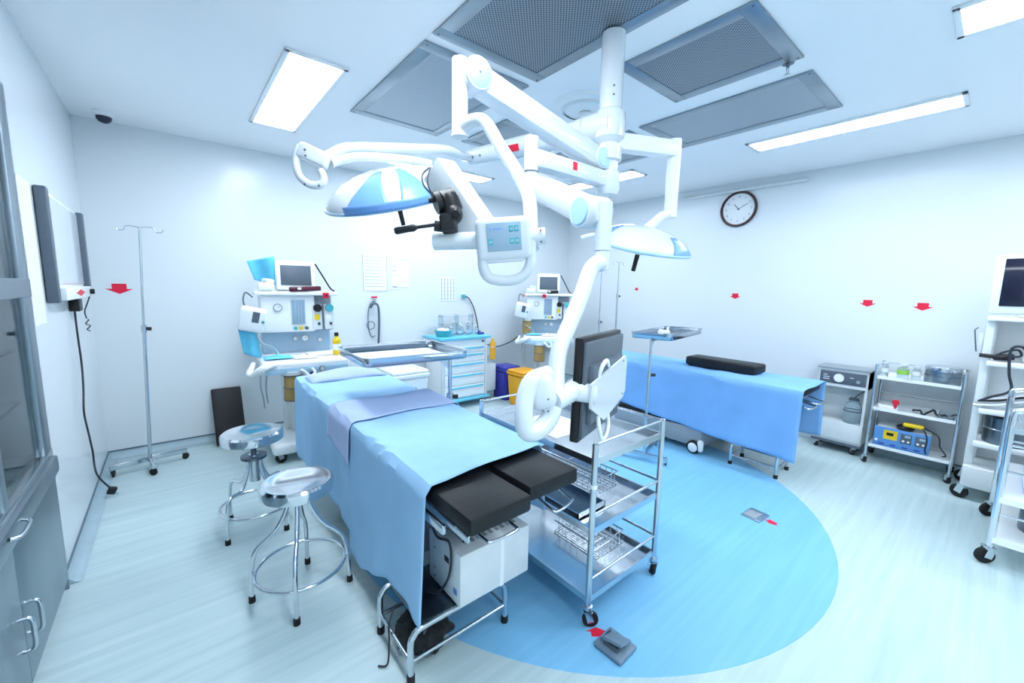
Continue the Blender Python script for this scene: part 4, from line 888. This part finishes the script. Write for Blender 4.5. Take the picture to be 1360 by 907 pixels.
# ------------------------------------------------------------------ anaesthetic machines
def gauge(t, x, z, r, y, rimm='grey'):
    g = MB().lathe((x, y, z), [(0, .006), (r*.85, .006), (r*.85, .012), (r, .012), (r, 0)], 20, (0, -1, 0)).build('gauge', rimm, t, False)
    MB().lathe((x, y-.0065, z), [(0, .002), (r*.8, .002), (r*.8, 0)], 18, (0, -1, 0)).build('dial', 'paper', g, False)
    MB().bar((x, y-.010, z), (x+r*.45, y-.010, z+r*.4), .001, .003).build('needle', 'ink_dark', g, False)
def anaes(loc, rz, label, first):
    t = thing('anaesthetic_machine', label, 'medical machine', loc, rz, 'anaesthetic machines')
    # local frame: x across, front towards -y, origin under the body centre
    MB().box((0, -.05, .125), (.58, .62, .10), bev=.04, seg=4).build('base', 'white', t, False)
    for x in (-.24, .24):
        for y in (-.30, .20): caster(t, x, y, .045, .095, .4+x, False, fork='grey')
    MB().box((.03, .12, .47), (.34, .22, .64), bev=.02).build('pedestal', 'offwhite', t, False)
    MB().box((-.02, -.02, .40), (.16, .12, .5), rot=(.12, 0, 0), bev=.02).build('column', 'offwhite', t, False)
    MB().box((0, -.12, .83), (.66, .58, .085), bev=.025, seg=3).build('work_top', 'white', t, False)
    MB().box((0, -.405, .80), (.62, .02, .05), bev=.006).build('front_strip', 'paleblue', t, False)
    MB().box((0, .20, 1.00), (.56, .18, .26), bev=.01).build('back_panel', 'panelgrey', t, False)
    MB().box((-.075, .13, 1.235), (.43, .26, .33), bev=.02).build('flow_cabinet', 'white', t, False)
    MB().box((.21, .17, 1.235), (.17, .17, .33), bev=.008).build('vaporiser_bay', 'grey', t, False)
    MB().box((0, .12, 1.415), (.66, .34, .035), bev=.012).build('top_shelf', 'white', t, False)
    fp = MB().box((.0, -.004, 1.25), (.11, .012, .22), bev=.004).build('flowmeter_block', 'panelgrey', t, False)
    for i in range(4): MB().cyl((-.038+.025*i, -.012, 1.155), (-.038+.025*i, -.012, 1.345), .006, n=10).build('flow_tube', 'clear', fp, False)
    for i in range(3): MB().cyl((-.03+.045*i, -.003, 1.105), (-.03+.045*i, -.03, 1.105), .015, n=16).build('flow_knob', ('teal', 'yellow', 'grey_dark')[i], t, False)
    gauge(t, -.16, 1.29, .035, -.002); gauge(t, .06, 1.0, .032, .108); gauge(t, -.02, 1.0, .02, .108); gauge(t, .19, .98, .022, .108)
    for i, (x, m) in enumerate(((.155, 'yellow'), (.255, 'paper'))):
        v = MB().box((x, .04, 1.2), (.082, .11, .23), bev=.012).build('vaporiser', 'offwhite', t, False)
        MB().lathe((x, -.016, 1.285), [(0, .03), (.03, .03), (.036, .02), (.036, 0)], 22, (0, -1, 0)).build('dial', 'black' if i == 0 else 'teal', v, False)
        MB().box((x-.005, -.017, 1.20), (.045, .004, .05)).build('label_patch', m, v, False)
        MB().box((x+.01, -.018, 1.14), (.02, .004, .025)).build('label_patch', 'ink_dark', v, False)
    # side monitor
    sm = MB().box((-.355, -.10, 1.20), (.19, .10, .2), rot=(.15, .22, -.15), bev=.025, seg=3).build('ventilator_unit', 'white', t, False)
    MB().box((-.335, -.155, 1.22), (.05, .008, .09), rot=(.15, .22, -.15)).build('display', 'slate', sm, False)
    MB().cyl((-.29, -.15, 1.18), (-.288, -.165, 1.178), .012, n=12).build('knob', 'teal', sm, False)
    MB().tube([(-.34, .0, 1.38), (-.39, -.02, 1.42), (-.41, -.04, 1.35), (-.39, -.06, 1.28)], .006, n=8).build('cable', 'grey_dark', t, False)
    # absorber and hoses
    ab = MB().lathe((-.115, -.36, .545), [(0, 0), (.07, 0), (.072, .01), (.068, .2), (.06, .22), (0, .22)], 24).build('absorber', 'amber', t, False)
    MB().cyl((-.115, -.36, .762), (-.115, -.36, .79), .075, n=24).build('absorber_cap', 'offwhite', ab, False)
    for i in range(3): MB().ring((-.115, -.36, .555+.1*i), .071, .004).build('band', 'brown' if False else 'grey_dark', ab, False)
    if first:
        MB().lathe((.035, -.40, .50), [(0, 0), (.03, .01), (.052, .07), (.058, .15), (.04, .24), (.02, .29), (0, .29)], 20).build('breathing_bag', 'navy', t, False)
    for i in range(3):
        dx = -.05*i
        MB().tube([(-.15+dx*.6, -.33, .80), (-.24+dx*.6, -.40, .85), (-.31+dx*.5, -.43, .83), (-.37+dx*.3, -.41, .79), (-.40+dx*.2, -.36, .80), (-.38, -.28, .86)], .017, n=10).build('corrugated_hose', 'offwhite', t, False)
    MB().tube([(-.34, -.34, .78), (-.345, -.35, .68), (-.33, -.34, .58), (-.325, -.35, .5)], .006, n=8).build('sample_line', 'grey', t, False)
    MB().tube([(-.30, -.36, .78), (-.31, -.36, .66), (-.30, -.35, .54)], .006, n=8).build('sample_line', 'grey', t, False)
    MB().tube([(-.33, -.02, 1.08), (-.30, -.10, 1.0), (-.22, -.12, .95), (-.18, -.1, .88)], .014, n=10).build('bellows_hose', 'clear', t, False)
    MB().tube([(.02, -.42, .81), (.04, -.44, .77), (.0, -.45, .75), (-.04, -.44, .79), (-.06, -.42, .80)], .012, n=8).build('tube_loop', 'white', t, False)
    gauge(t, .10, .80, .022, -.415, 'grey_dark')
    return t
def on_machine(t0, first, where):
    "things lying on the machine, placed in its frame"
    B = base_mtx(t0)
    def th(name, label, cat, x, y, z): 
        p = B @ V((x, y, z)); return thing(name, label, cat, tuple(p), t0.rotation_euler.z)
    m = th('patient_monitor', 'white patient monitor with dark screen on top of %s' % where, 'monitor', .0, .1, 1.4335)
    MB().box((0, .0, .135), (.315, .14, .262), rot=(-.1, 0, 0), bev=.02, seg=3).build('case', 'white', m, False)
    MB().box((.0, -.072, .14), (.245, .008, .175), rot=(-.1, 0, 0), bev=.002).build('screen', 'slate', m, False)
    for i in range(4): MB().box((-.09+.06*i, -.062, .028), (.035, .006, .014), rot=(-.1, 0, 0)).build('button', 'panelgrey', m, False)
    c = th('monitor_strut', 'dark thin cable slanting down from monitor on %s' % where, 'cable', .17, .1, 1.4335)
    MB().tube([(.0, -.01, .25), (.06, -.02, .14), (.12, -.03, .03), (.15, -.05, .005)], .007, n=8).build('strand', 'black', c, False)
    r = th('alarm_block', 'small red alarm block on shelf edge of %s' % where, 'alarm', .22 if first else -.06, -.07, 1.40)
    MB().box((0, .0, .0), (.05, .03, .05), bev=.006).build('block', 'red', r, False); MB().box((0, -.016, .0), (.02, .004, .02)).build('mark', 'maroon', r, False)
    s = th('instrument_case', ('dark red instrument roll lying before monitor on %s' if first else 'dark sensor lying before monitor on %s') % where, 'case', .06, -.02, 1.4335)
    MB().box((0, -.01, .022), (.26 if first else .15, .05, .042), rot=(0, -.05, .06), bev=.014, seg=3).build('roll', 'maroon' if first else 'black', s, False)
    MB().box((-.05, -.038, .025), (.03, .006, .02), rot=(0, -.05, .06)).build('tag', 'paper', s, False)
    q = th('swab_pack', 'white cuff packs left of monitor on %s' % where, 'pack', -.24, .0, 1.4335)
    MB().box((0, 0, .035), (.12, .10, .07), bev=.02, seg=3).build('pack', 'white', q, False); MB().box((.02, .02, .085), (.08, .08, .04), rot=(.1, .1, .4), bev=.015).build('pack', 'offwhite', q, False)
    k = th('cloth', 'pale cyan paper cloth on worktop of %s' % where, 'cloth', -.2, -.2, .874)
    MB().grid(lambda u, v: (.10*(u-.5)*2, .085*(v-.5)*2, .012+.02*abs(math.sin(5*u+3*v))*math.sin(math.pi*u)*math.sin(math.pi*v)), 16, 12).build('fold', 'cyancloth', k, False, solid=.003)
    g = th('glove_pile', 'white crumpled gloves on worktop of %s' % where, 'gloves', .0, -.25, .874)
    MB().grid(lambda u, v: (.09*(u-.5)*2, .08*(v-.5)*2, .006+.035*abs(math.sin(7*u+2)*math.cos(5*v+1))*math.sin(math.pi*u)*math.sin(math.pi*v)), 18, 12).build('glove', 'white', g, False, solid=.003)
    d = th('paper_stack', 'white record papers on worktop of %s' % where, 'papers', .17, -.12, .874)
    for i in range(2): MB().box((0, 0, .003+.005*i), (.26, .18, .004), rot=(0, 0, .06*i)).build('page', 'paper', d, False)
    if first:
        b = th('saline_bottle', 'white bottle with yellow band and black cap on near machine', 'bottle', .265, -.22, .874)
        MB().lathe((0, 0, 0), [(0, .002), (.032, .002), (.034, .01), (.034, .125), (.03, .14), (.016, .155), (.016, .17), (0, .17)], 22).build('bottle_body', 'yellow', b, False)
        MB().cyl((0, 0, .045), (0, 0, .10), .0348, n=22).build('paper_label', 'paper', b, False)
        MB().cyl((0, 0, .17), (0, 0, .20), .018, n=16).build('cap', 'black', b, False)
        c = th('blue_cloth', 'cyan cloth draped beside monitor on near machine', 'cloth', -.22, .1, 1.4335)
        MB().grid(lambda u, v: (-.14+.2*u+.05*v, .03*math.sin(6*u)+.04*v, .30-.26*v*(.6+.4*u)-.05*(1-u)), 14, 12).build('fold', 'cyancloth', c, False, solid=.004)
        c = th('blue_cloth', 'cyan cloth hanging below the side ventilator unit', 'cloth', -.38, -.05, .95)
        MB().grid(lambda u, v: (-.08+.13*u+.03*v, .02*math.sin(7*u+v), .18-.22*v-.05*u), 10, 10).build('fold', 'cyancloth', c, False, solid=.004)
    else:
        b = th('canister', 'amber suction canister at left of far machine', 'canister', -.29, -.03, .874)
        MB().lathe((0, 0, 0), [(0, .002), (.06, .002), (.062, .17), (.05, .18), (0, .18)], 22).build('jar', 'amber', b, False); MB().cyl((0, 0, .18), (0, 0, .2), .064, n=22).build('lid', 'offwhite', b, False)
m1 = anaes((.87, 4.03, 0), R_(-4), 'anaesthetic machine with monitor behind the near table', True); on_machine(m1, True, 'near machine')
m2 = anaes((4.02, 4.04, 0), R_(-42), 'far anaesthetic machine in back corner, partly behind the white arm', False); on_machine(m2, False, 'far machine')

# ------------------------------------------------------------------ far operating table
T = thing('operating_table', 'far operating table on a grey base with white wheels', 'operating table', (3.97, 2.0, 0))
MB().bb(3.70, 4.26, .93, 2.98, .68, .745, .015).build('mattress', 'leather', T)
MB().bb(3.73, 4.23, .98, 2.95, .63, .68).build('table_frame', 'steel_dark', T)
MB().bb(3.80, 4.15, 2.0, 2.5, .24, .64, .02).build('column', 'steel_dull', T)
MB().bb(3.67, 4.25, 1.64, 2.75, .06, .235, .015).build('base', 'grey', T)
MB().bb(3.70, 4.22, 1.75, 2.7, .235, .275, .01).build('base_cover', 'black', T)
for x in (3.655, 4.262):
    for y in (1.70, 2.68):
        w_ = MB().lathe((x, y, .062), [(0, -.022), (.05, -.022), (.062, -.012), (.062, .012), (.05, .022), (0, .022)], 26, (1, 0, 0)).build('wheel', 'rubber', T)
        s = -1 if x < 4 else 1
        MB().lathe((x+s*.0215, y, .062), [(0, .006), (.04, .004), (.047, -.002)], 26, (s, 0, 0)).build('wheel_cap', 'white', w_)
        MB().box((x-s*.005, y-.06, .085), (.05, .05, .11), bev=.02, seg=3).build('wheel_shroud', 'white', T)
MB().tube([(3.80, 1.0, .62), (3.80, .90, .60), (3.83, .87, .60), (3.93, .87, .60), (3.96, .90, .60), (3.96, 1.0, .62)], .007, n=8, k=4).build('pull_loop', 'steel', T)
MB().tube([(4.03, 1.0, .62), (4.03, .90, .60), (4.06, .87, .60), (4.16, .87, .60), (4.19, .90, .60), (4.19, 1.0, .62)], .007, n=8, k=4).build('pull_loop', 'steel', T)
drape('drape', 'drape_far', 'blue drape covering the whole far table', 3.675, 4.285, .90, 3.02, .755, lambda v: .185+.10*v+.10*max(0, v-.3), lambda v: .26, 21, off=.004, amp=.014, ny=70)
T = thing('arm_cushion', 'black padded cushion lying on the far table', 'cushion', (4.05, 1.65, .764))
MB().box((4.06, 1.66, .812), (.235, .66, .085), rot=(0, 0, R_(-2)), bev=.022, seg=4).build('pad', 'leather', T)
MB().box((4.06, 1.66, .767), (.20, .60, .006), rot=(0, 0, R_(-2))).build('backing', 'black', T)
step_stool(3.69, 3.955, 1.03, 1.385, .21, 'steel step stool under the end of far table')

# ------------------------------------------------------------------ suction unit (right wall)
T = thing('suction_unit', 'white cabinet suction unit with dark control strip and bottle', 'suction unit', (4.93, .88, 0))
x0, x1, y0, y1 = 4.81, 5.05, .70, 1.075
MB().bb(x0+.01, x1, y0, y1, .10, .12).bb(x0+.01, x1, y0, y0+.02, .12, .80).bb(x0+.01, x1, y1-.02, y1, .12, .80).bb(x1-.02, x1, y0, y1, .12, .80).bb(x0, x1, y0, y1, .63, .80).build('case', 'offwhite', T)
MB().bb(x0, x0+.02, y0, y1, .12, .29, .004).build('lower_panel', 'offwhite', T)
MB().bb(x0+.02, x1-.02, y0+.02, y1-.02, .27, .29).build('bay_floor', 'offwhite', T)
MB().bb(x0-.02, x1, y0-.012, y1+.012, .80, .815, .004).build('top', 'grey', T)
MB().bb(x0-.005, x1, y0-.005, y1+.005, .075, .10, .006).build('plinth', 'slate', T)
cp = MB().bb(x0-.006, x0+.001, y0+.015, y1-.015, .66, .775, .002).build('control_strip', 'slate', T)
MB().lathe((x0-.006, .915, .715), [(0, .014), (.036, .012), (.04, 0)], 24, (-1, 0, 0)).build('gauge', 'paper', cp)
MB().lathe((x0-.006, .77, .70), [(0, .014), (.014, .012), (.016, 0)], 16, (-1, 0, 0)).build('knob', 'grey', cp)
for (y, z, l) in ((1.02, .735, .03), (1.01, .715, .05), (1.01, .695, .05), (.82, .73, .03)): MB().bb(x0-.0075, x0-.0055, y-l/2, y+l/2, z-.003, z+.003).build('print_mark', 'paper', cp)
for y in (y0+.05, y1-.04):
    for x in (x0+.03, x1-.04): caster(T, x, y, .03, .075, .8)
T = thing('suction_bottle', 'clear suction bottle with dark cap inside white cabinet', 'bottle', (4.90, .80, .29))
MB().lathe((4.90, .80, .291), [(0, 0), (.062, 0), (.066, .01), (.066, .15), (.05, .19), (.035, .20), (.035, .22), (0, .22)], 24).build('jar', 'clear', T)
MB().lathe((4.90, .80, .51), [(0, .025), (.03, .022), (.04, .01), (.04, 0), (0, 0)], 20).build('cap', 'grey_dark', T)
MB().ring((4.90, .80, .41), .069, .005).build('strap', 'grey_dark', T)
MB().tube([(4.90, .80, .53), (4.89, .77, .57), (4.90, .74, .60), (4.95, .73, .62)], .005, n=8).build('tube', 'grey_dark', T)

# ------------------------------------------------------------------ equipment cart with generator (right wall)
T = thing('equipment_cart', 'narrow three shelf steel cart against the right wall', 'cart', (4.88, .385, 0))
x0, x1, y0, y1 = 4.72, 5.04, .125, .645
for x in (x0, x1):
    for y in (y0, y1):
        MB().cyl((x, y, .075), (x, y, .90), .0115, n=14).build('post', 'steel', T); caster(T, x, y, .032, .08, .7)
for z in (.80, .52, .185):
    MB().bb(x0, x1, y0, y1, z-.024, z-.018).bb(x0-.004, x0+.006, y0, y1, z-.026, z).bb(x1-.006, x1+.004, y0, y1, z-.026, z).build('shelf', 'white', T)
for z in (.885, .61): MB().cyl((x1, y0, z), (x1, y1, z), .006, n=8).build('rail', 'steel', T)
for y in (y0, y1): MB().cyl((x0, y, .885), (x1, y, .885), .006, n=8).build('rail', 'steel', T)
T = thing('generator_unit', 'blue fronted electrosurgical generator on the bottom shelf of steel cart', 'generator', (4.87, .43, .185))
gx, z0 = 4.735, .172
MB().bb(gx+.012, 5.0, .265, .60, z0+.006, z0+.175, .006).build('case', 'offwhite', T)
f = MB().bb(gx, gx+.014, .255, .61, z0+.002, z0+.18, .006).build('front_panel', 'esublue', T)
MB().bb(gx-.003, gx, .455, .545, z0+.08, z0+.16).build('yellow_panel', 'yellow', f); MB().bb(gx-.005, gx-.003, .48, .525, z0+.115, z0+.14).build('display', 'black', f)
for y in (.40, .31): 
    MB().bb(gx-.003, gx, y-.035, y+.035, z0+.07, z0+.155).build('dark_panel', 'slate', f)
    for dy in (-.016, .016): MB().cyl((gx-.003, y+dy, z0+.092), (gx-.009, y+dy, z0+.092), .009, n=12).build('knob', 'white', f)
    MB().bb(gx-.0045, gx-.003, y-.025, y+.01, z0+.125, z0+.145).build('display', 'panelgrey', f)
MB().cyl((gx, .588, z0+.06), (gx-.008, .588, z0+.06), .011, n=12).build('switch', 'white', f)
for i in range(4): MB().bb(gx-.002, gx, .535-.075*i, .57-.075*i, z0+.028, z0+.04).build('print_mark', 'binblue', f)
tag(MB().lathe((4.80, .42, .350), [(0, .0), (.05, .004), (.062, .02), (.05, .034), (0, .036)], 22).build('cable_reel', 'black'), 'coiled black lead lying on top of the generator', 'cable')
tag(MB().box((4.765, .37, .405), (.06, .13, .035), rot=(0, .1, .1), bev=.014, seg=3).build('pencil_holder', 'yellow'), 'yellow plastic handpiece holder on top of the generator', 'holder')
tag(MB().tube([(4.76, .33, .40), (4.73, .29, .37), (4.722, .275, .30), (4.72, .28, .24), (4.722, .272, .20)], .005, n=8).build('hanging_lead', 'cable'), 'black lead hanging down before the generator front', 'cable')
tag(MB().tube([(4.80, .32, .40), (4.76, .22, .36), (4.75, .20, .28), (4.74, .16, .22), (4.75, .18, .20)], .005, n=8).build('hanging_lead', 'cable'), 'black lead hanging at the right side of generator', 'cable')
tag(MB().tube([(4.84+.05*math.cos(i*.9)*(1+.3*(i % 3)), .40-.018*i, .512+.01*(i % 4)) for i in range(15)], .008, n=8, k=4).build('lead_pile', 'cable'), 'tangled black leads on the middle shelf of steel cart', 'cable')
T = thing('red_valve', 'small red and white valve on the cart middle shelf', 'valve', (4.78, .52, .502))
MB().box((4.79, .55, .522), (.08, .13, .04), rot=(0, 0, .2), bev=.012, seg=3).build('body', 'white', T); MB().cyl((4.77, .50, .525), (4.77, .50, .57), .012).cyl((4.77, .50, .565), (4.77, .50, .60), .026, .02).build('cap', 'red', T)
T = thing('clear_tray', 'clear plastic tray on the right of the cart middle shelf', 'tray', (4.86, .2, .5))
MB().bb(4.78, 4.96, .15, .24, .503, .506).bb(4.78, 4.783, .15, .24, .503, .54).bb(4.957, 4.96, .15, .24, .503, .54).bb(4.78, 4.96, .15, .153, .503, .54).bb(4.78, 4.96, .237, .24, .503, .54).build('dish', 'clear', T)
T = thing('steel_pot', 'large round steel dressing drum on top of cart', 'drum', (4.86, .252, .783))
MB().lathe((4.86, .252, .783), [(0, 0), (.105, 0), (.108, .006), (.108, .125), (.104, .13), (0, .13)], 36).build('drum', 'steel_dull', T)
MB().lathe((4.86, .252, .912), [(.11, -.02), (.112, .0), (.108, .016), (.06, .022), (0, .022)], 36).build('lid', 'steel', T)
MB().ring((4.86, .252, .85), .1095, .003, n=36).build('slide_band', 'steel_dark', T)
for i, (x, y, r, h) in enumerate(((4.80, .60, .022, .12), (4.80, .485, .036, .12), (4.82, .405, .028, .11))):
    t = thing('glass_jar', ['slim clear jar at the left end of cart top', 'clear jar with yellow green label on cart top', 'clear jar standing beside the steel drum'][i], 'jar', (x, y, .783), 0, 'clear jars on the cart top')
    MB().lathe((x, y, .783), [(0, 0), (r, 0), (r+.002, .006), (r+.002, h*.8), (r*.7, h*.88), (r*.75, h), (0, h)], 20).build('jar', 'clear', t)
    MB().cyl((x, y, .783+h), (x, y, .783+h+.016), r*.8, n=18).build('lid', 'offwhite', t)
    MB().cyl((x, y, .83), (x, y, .865), r+.0035, n=20).build('label_band', 'green' if i == 1 else 'paper', t)

# ------------------------------------------------------------------ endoscopy tower (right edge)
T = thing('endoscopy_tower', 'tall white equipment tower with shelves at the right edge', 'equipment tower', (4.68, -.2, 0))
x0, x1, y0, y1 = 4.44, 4.92, -.56, .06
MB().bb(x0, x1, y0, y1, .10, .26, .012).build('base', 'offwhite', T)
MB().bb(x0+.012, x0+.02, y0+.02, -.08, .12, .24).build('base_drawer', 'white', T)
for y in (y0, y1-.055): MB().bb(4.72, 4.80, y, y+.055, .26, 1.36, .006).build('upright', 'offwhite', T)
MB().bb(4.80, 4.83, y0+.03, y1-.03, .26, 1.36).build('back_panel', 'white', T)
MB().bb(x0+.06, x0+.115, y1-.045, y1, .26, 1.36, .006).build('upright', 'offwhite', T)
for z in (1.05, .70, .45): MB().bb(x0, x1-.06, y0, y1-.03, z-.035, z, .008).build('shelf', 'white', T)
MB().bb(x0, x1-.06, y0, y1, 1.335, 1.365, .006).build('top_shelf', 'white', T)
for y in (y0+.06, y1-.02):
    for x in (x0+.03, x1-.05): caster(T, x, y, .05, .105, 1.2, hub='grey', fork='steel')
MB().box((4.62, .075, 1.16), (.10, .03, .16), bev=.006).build('side_holder', 'white', T)
MB().tube([(4.57, .09, 1.10), (4.565, .11, 1.24), (4.60, .11, 1.26), (4.67, .10, 1.27)], .004, n=8).build('holder_wire', 'steel_dark', T)
T = thing('tower_monitor', 'large white framed monitor on top of the equipment tower', 'monitor', (4.6, -.19, 1.366))
MB().bb(4.44, 4.56, -.46, .065, 1.385, 1.795, .018).build('case', 'white', T)
MB().bb(4.432, 4.442, -.41, .02, 1.44, 1.765, .004).build('screen', 'screen_dark', T)
MB().bb(4.44, 4.66, -.32, -.08, 1.366, 1.386, .006).build('stand', 'offwhite', T)
T = thing('endoscope_camera', 'black camera head with coiled lead on tower upper shelf', 'camera head', (4.52, -.05, 1.051))
MB().cyl((4.47, .07, 1.085), (4.47, -.02, 1.08), .014).cyl((4.47, -.02, 1.08), (4.48, -.09, 1.09), .022).build('coupler', 'black', T)
MB().tube([(4.48, -.08, 1.09), (4.50, -.12, 1.10), (4.50, -.10, 1.14), (4.49, -.03, 1.11), (4.50, .0, 1.065), (4.53, -.08, 1.062)], .007, n=8).build('lead', 'cable', T)
T = thing('light_source', 'white light source box on tower upper shelf', 'electronic unit', (4.66, -.3, 1.051))
MB().bb(4.46, 4.80, -.5, -.13, 1.06, 1.17, .008).build('case', 'white', T)
MB().bb(4.455, 4.461, -.45, -.18, 1.08, 1.15).build('front', 'panelgrey', T)
for y in (-.46, -.18): MB().cyl((4.6, y, 1.051), (4.6, y, 1.061), .012, n=10).build('foot', 'black', T)
tag(MB().tube([(4.47, -.14, 1.14), (4.43, -.11, 1.17), (4.43, -.07, 1.14), (4.44, -.08, .98), (4.44, -.1, .86), (4.43, -.02, .80), (4.44, .03, .76)], .008, n=8).build('tower_cable', 'cable'), 'black cable hanging from the light source down tower', 'cable')
T = thing('scope_bundle', 'pale tubes bundled across the tower lower shelf', 'tubing', (4.5, -.1, .70))
for i in range(4): MB().tube([(4.46+.02*i, .06-.01*i, .72+.012*i), (4.48+.02*i, -.06, .74+.012*i), (4.5+.02*i, -.2, .79+.01*i), (4.52+.02*i, -.4, .80)], .009, n=8).build('pale_tube', ('offwhite', 'grey', 'black', 'white')[i], T)
T = thing('steel_bowl', 'dark steel drum on the tower bottom shelf', 'drum', (4.56, -.12, .45))
MB().lathe((4.57, -.12, .451), [(0, 0), (.11, 0), (.113, .01), (.113, .19), (.106, .195), (0, .195)], 30).build('drum', 'steel_dark', T)
MB().ring((4.57, -.12, .56), .114, .004).build('band', 'steel', T)

# ------------------------------------------------------------------ near right trolley (cut by the frame)
T = thing('ward_trolley', 'chrome tube trolley cut by the right edge of picture', 'trolley', (3.88, -.36, 0))
ya, yb = -.105, -.62
for x in (3.47, 4.25):
    b_ = .03 if x > 4 else 0.
    P = [(x, ya, .09), (x, ya, .6), (x, ya, .86), (x, ya-.02, .895), (x, ya-.07, .905), (x, (ya+yb)/2, .905), (x, yb+.07, .905), (x, yb+.02, .895), (x, yb, .86), (x, yb, .6), (x, yb, .09)]
    MB().tube(P, .0155, n=14, k=4).build('frame_hoop', 'chrome', T)
    for y in (ya, yb): caster(T, x, y, .045, .105, 2.2, fork='steel')
for z in (.80, .40, .16):
    MB().bb(3.47, 4.25, yb, ya, z-.012, z).bb(3.455, 3.475, yb, ya, z-.03, z+.002).bb(4.245, 4.265, yb, ya, z-.03, z+.002).build('shelf', 'white' if z < .5 else 'steel', T)
for z in (.70, .55, .30):
    for x in (3.47, 4.25): MB().cyl((x, ya, z), (x, yb, z), .007, n=8).build('rail', 'chrome', T)
MB().cyl((3.47, ya, .84), (4.25, ya, .84), .007, n=8).build('rail', 'chrome', T)
T = thing('steel_basin', 'round steel basin on the near right trolley', 'basin', (3.9, -.32, .80))
MB().lathe((3.9, -.32, .801), [(0, 0), (.10, 0), (.15, .07), (.16, .075), (.145, .07), (.095, .006), (0, .006)], 30).build('basin', 'steel', T)
T = thing('dark_pot', 'dark steel drum on the trolley bottom shelf, right edge', 'drum', (3.75, -.32, .16))
MB().lathe((3.75, -.32, .161), [(0, 0), (.12, 0), (.122, .01), (.122, .16), (.115, .17), (0, .17)], 30).build('drum', 'steel_dark', T); MB().cyl((3.75, -.32, .33), (3.75, -.32, .345), .125, n=30).build('lid', 'steel_dark', T)
T = thing('linen_pile', 'folded lilac linen on the trolley middle shelf', 'linen', (3.8, -.33, .40))
for i in range(3): MB().box((3.78, -.33, .417+.03*i), (.34, .28, .027), bev=.011, seg=3).build('fold', ('lavender', 'white', 'lavender')[i], T)
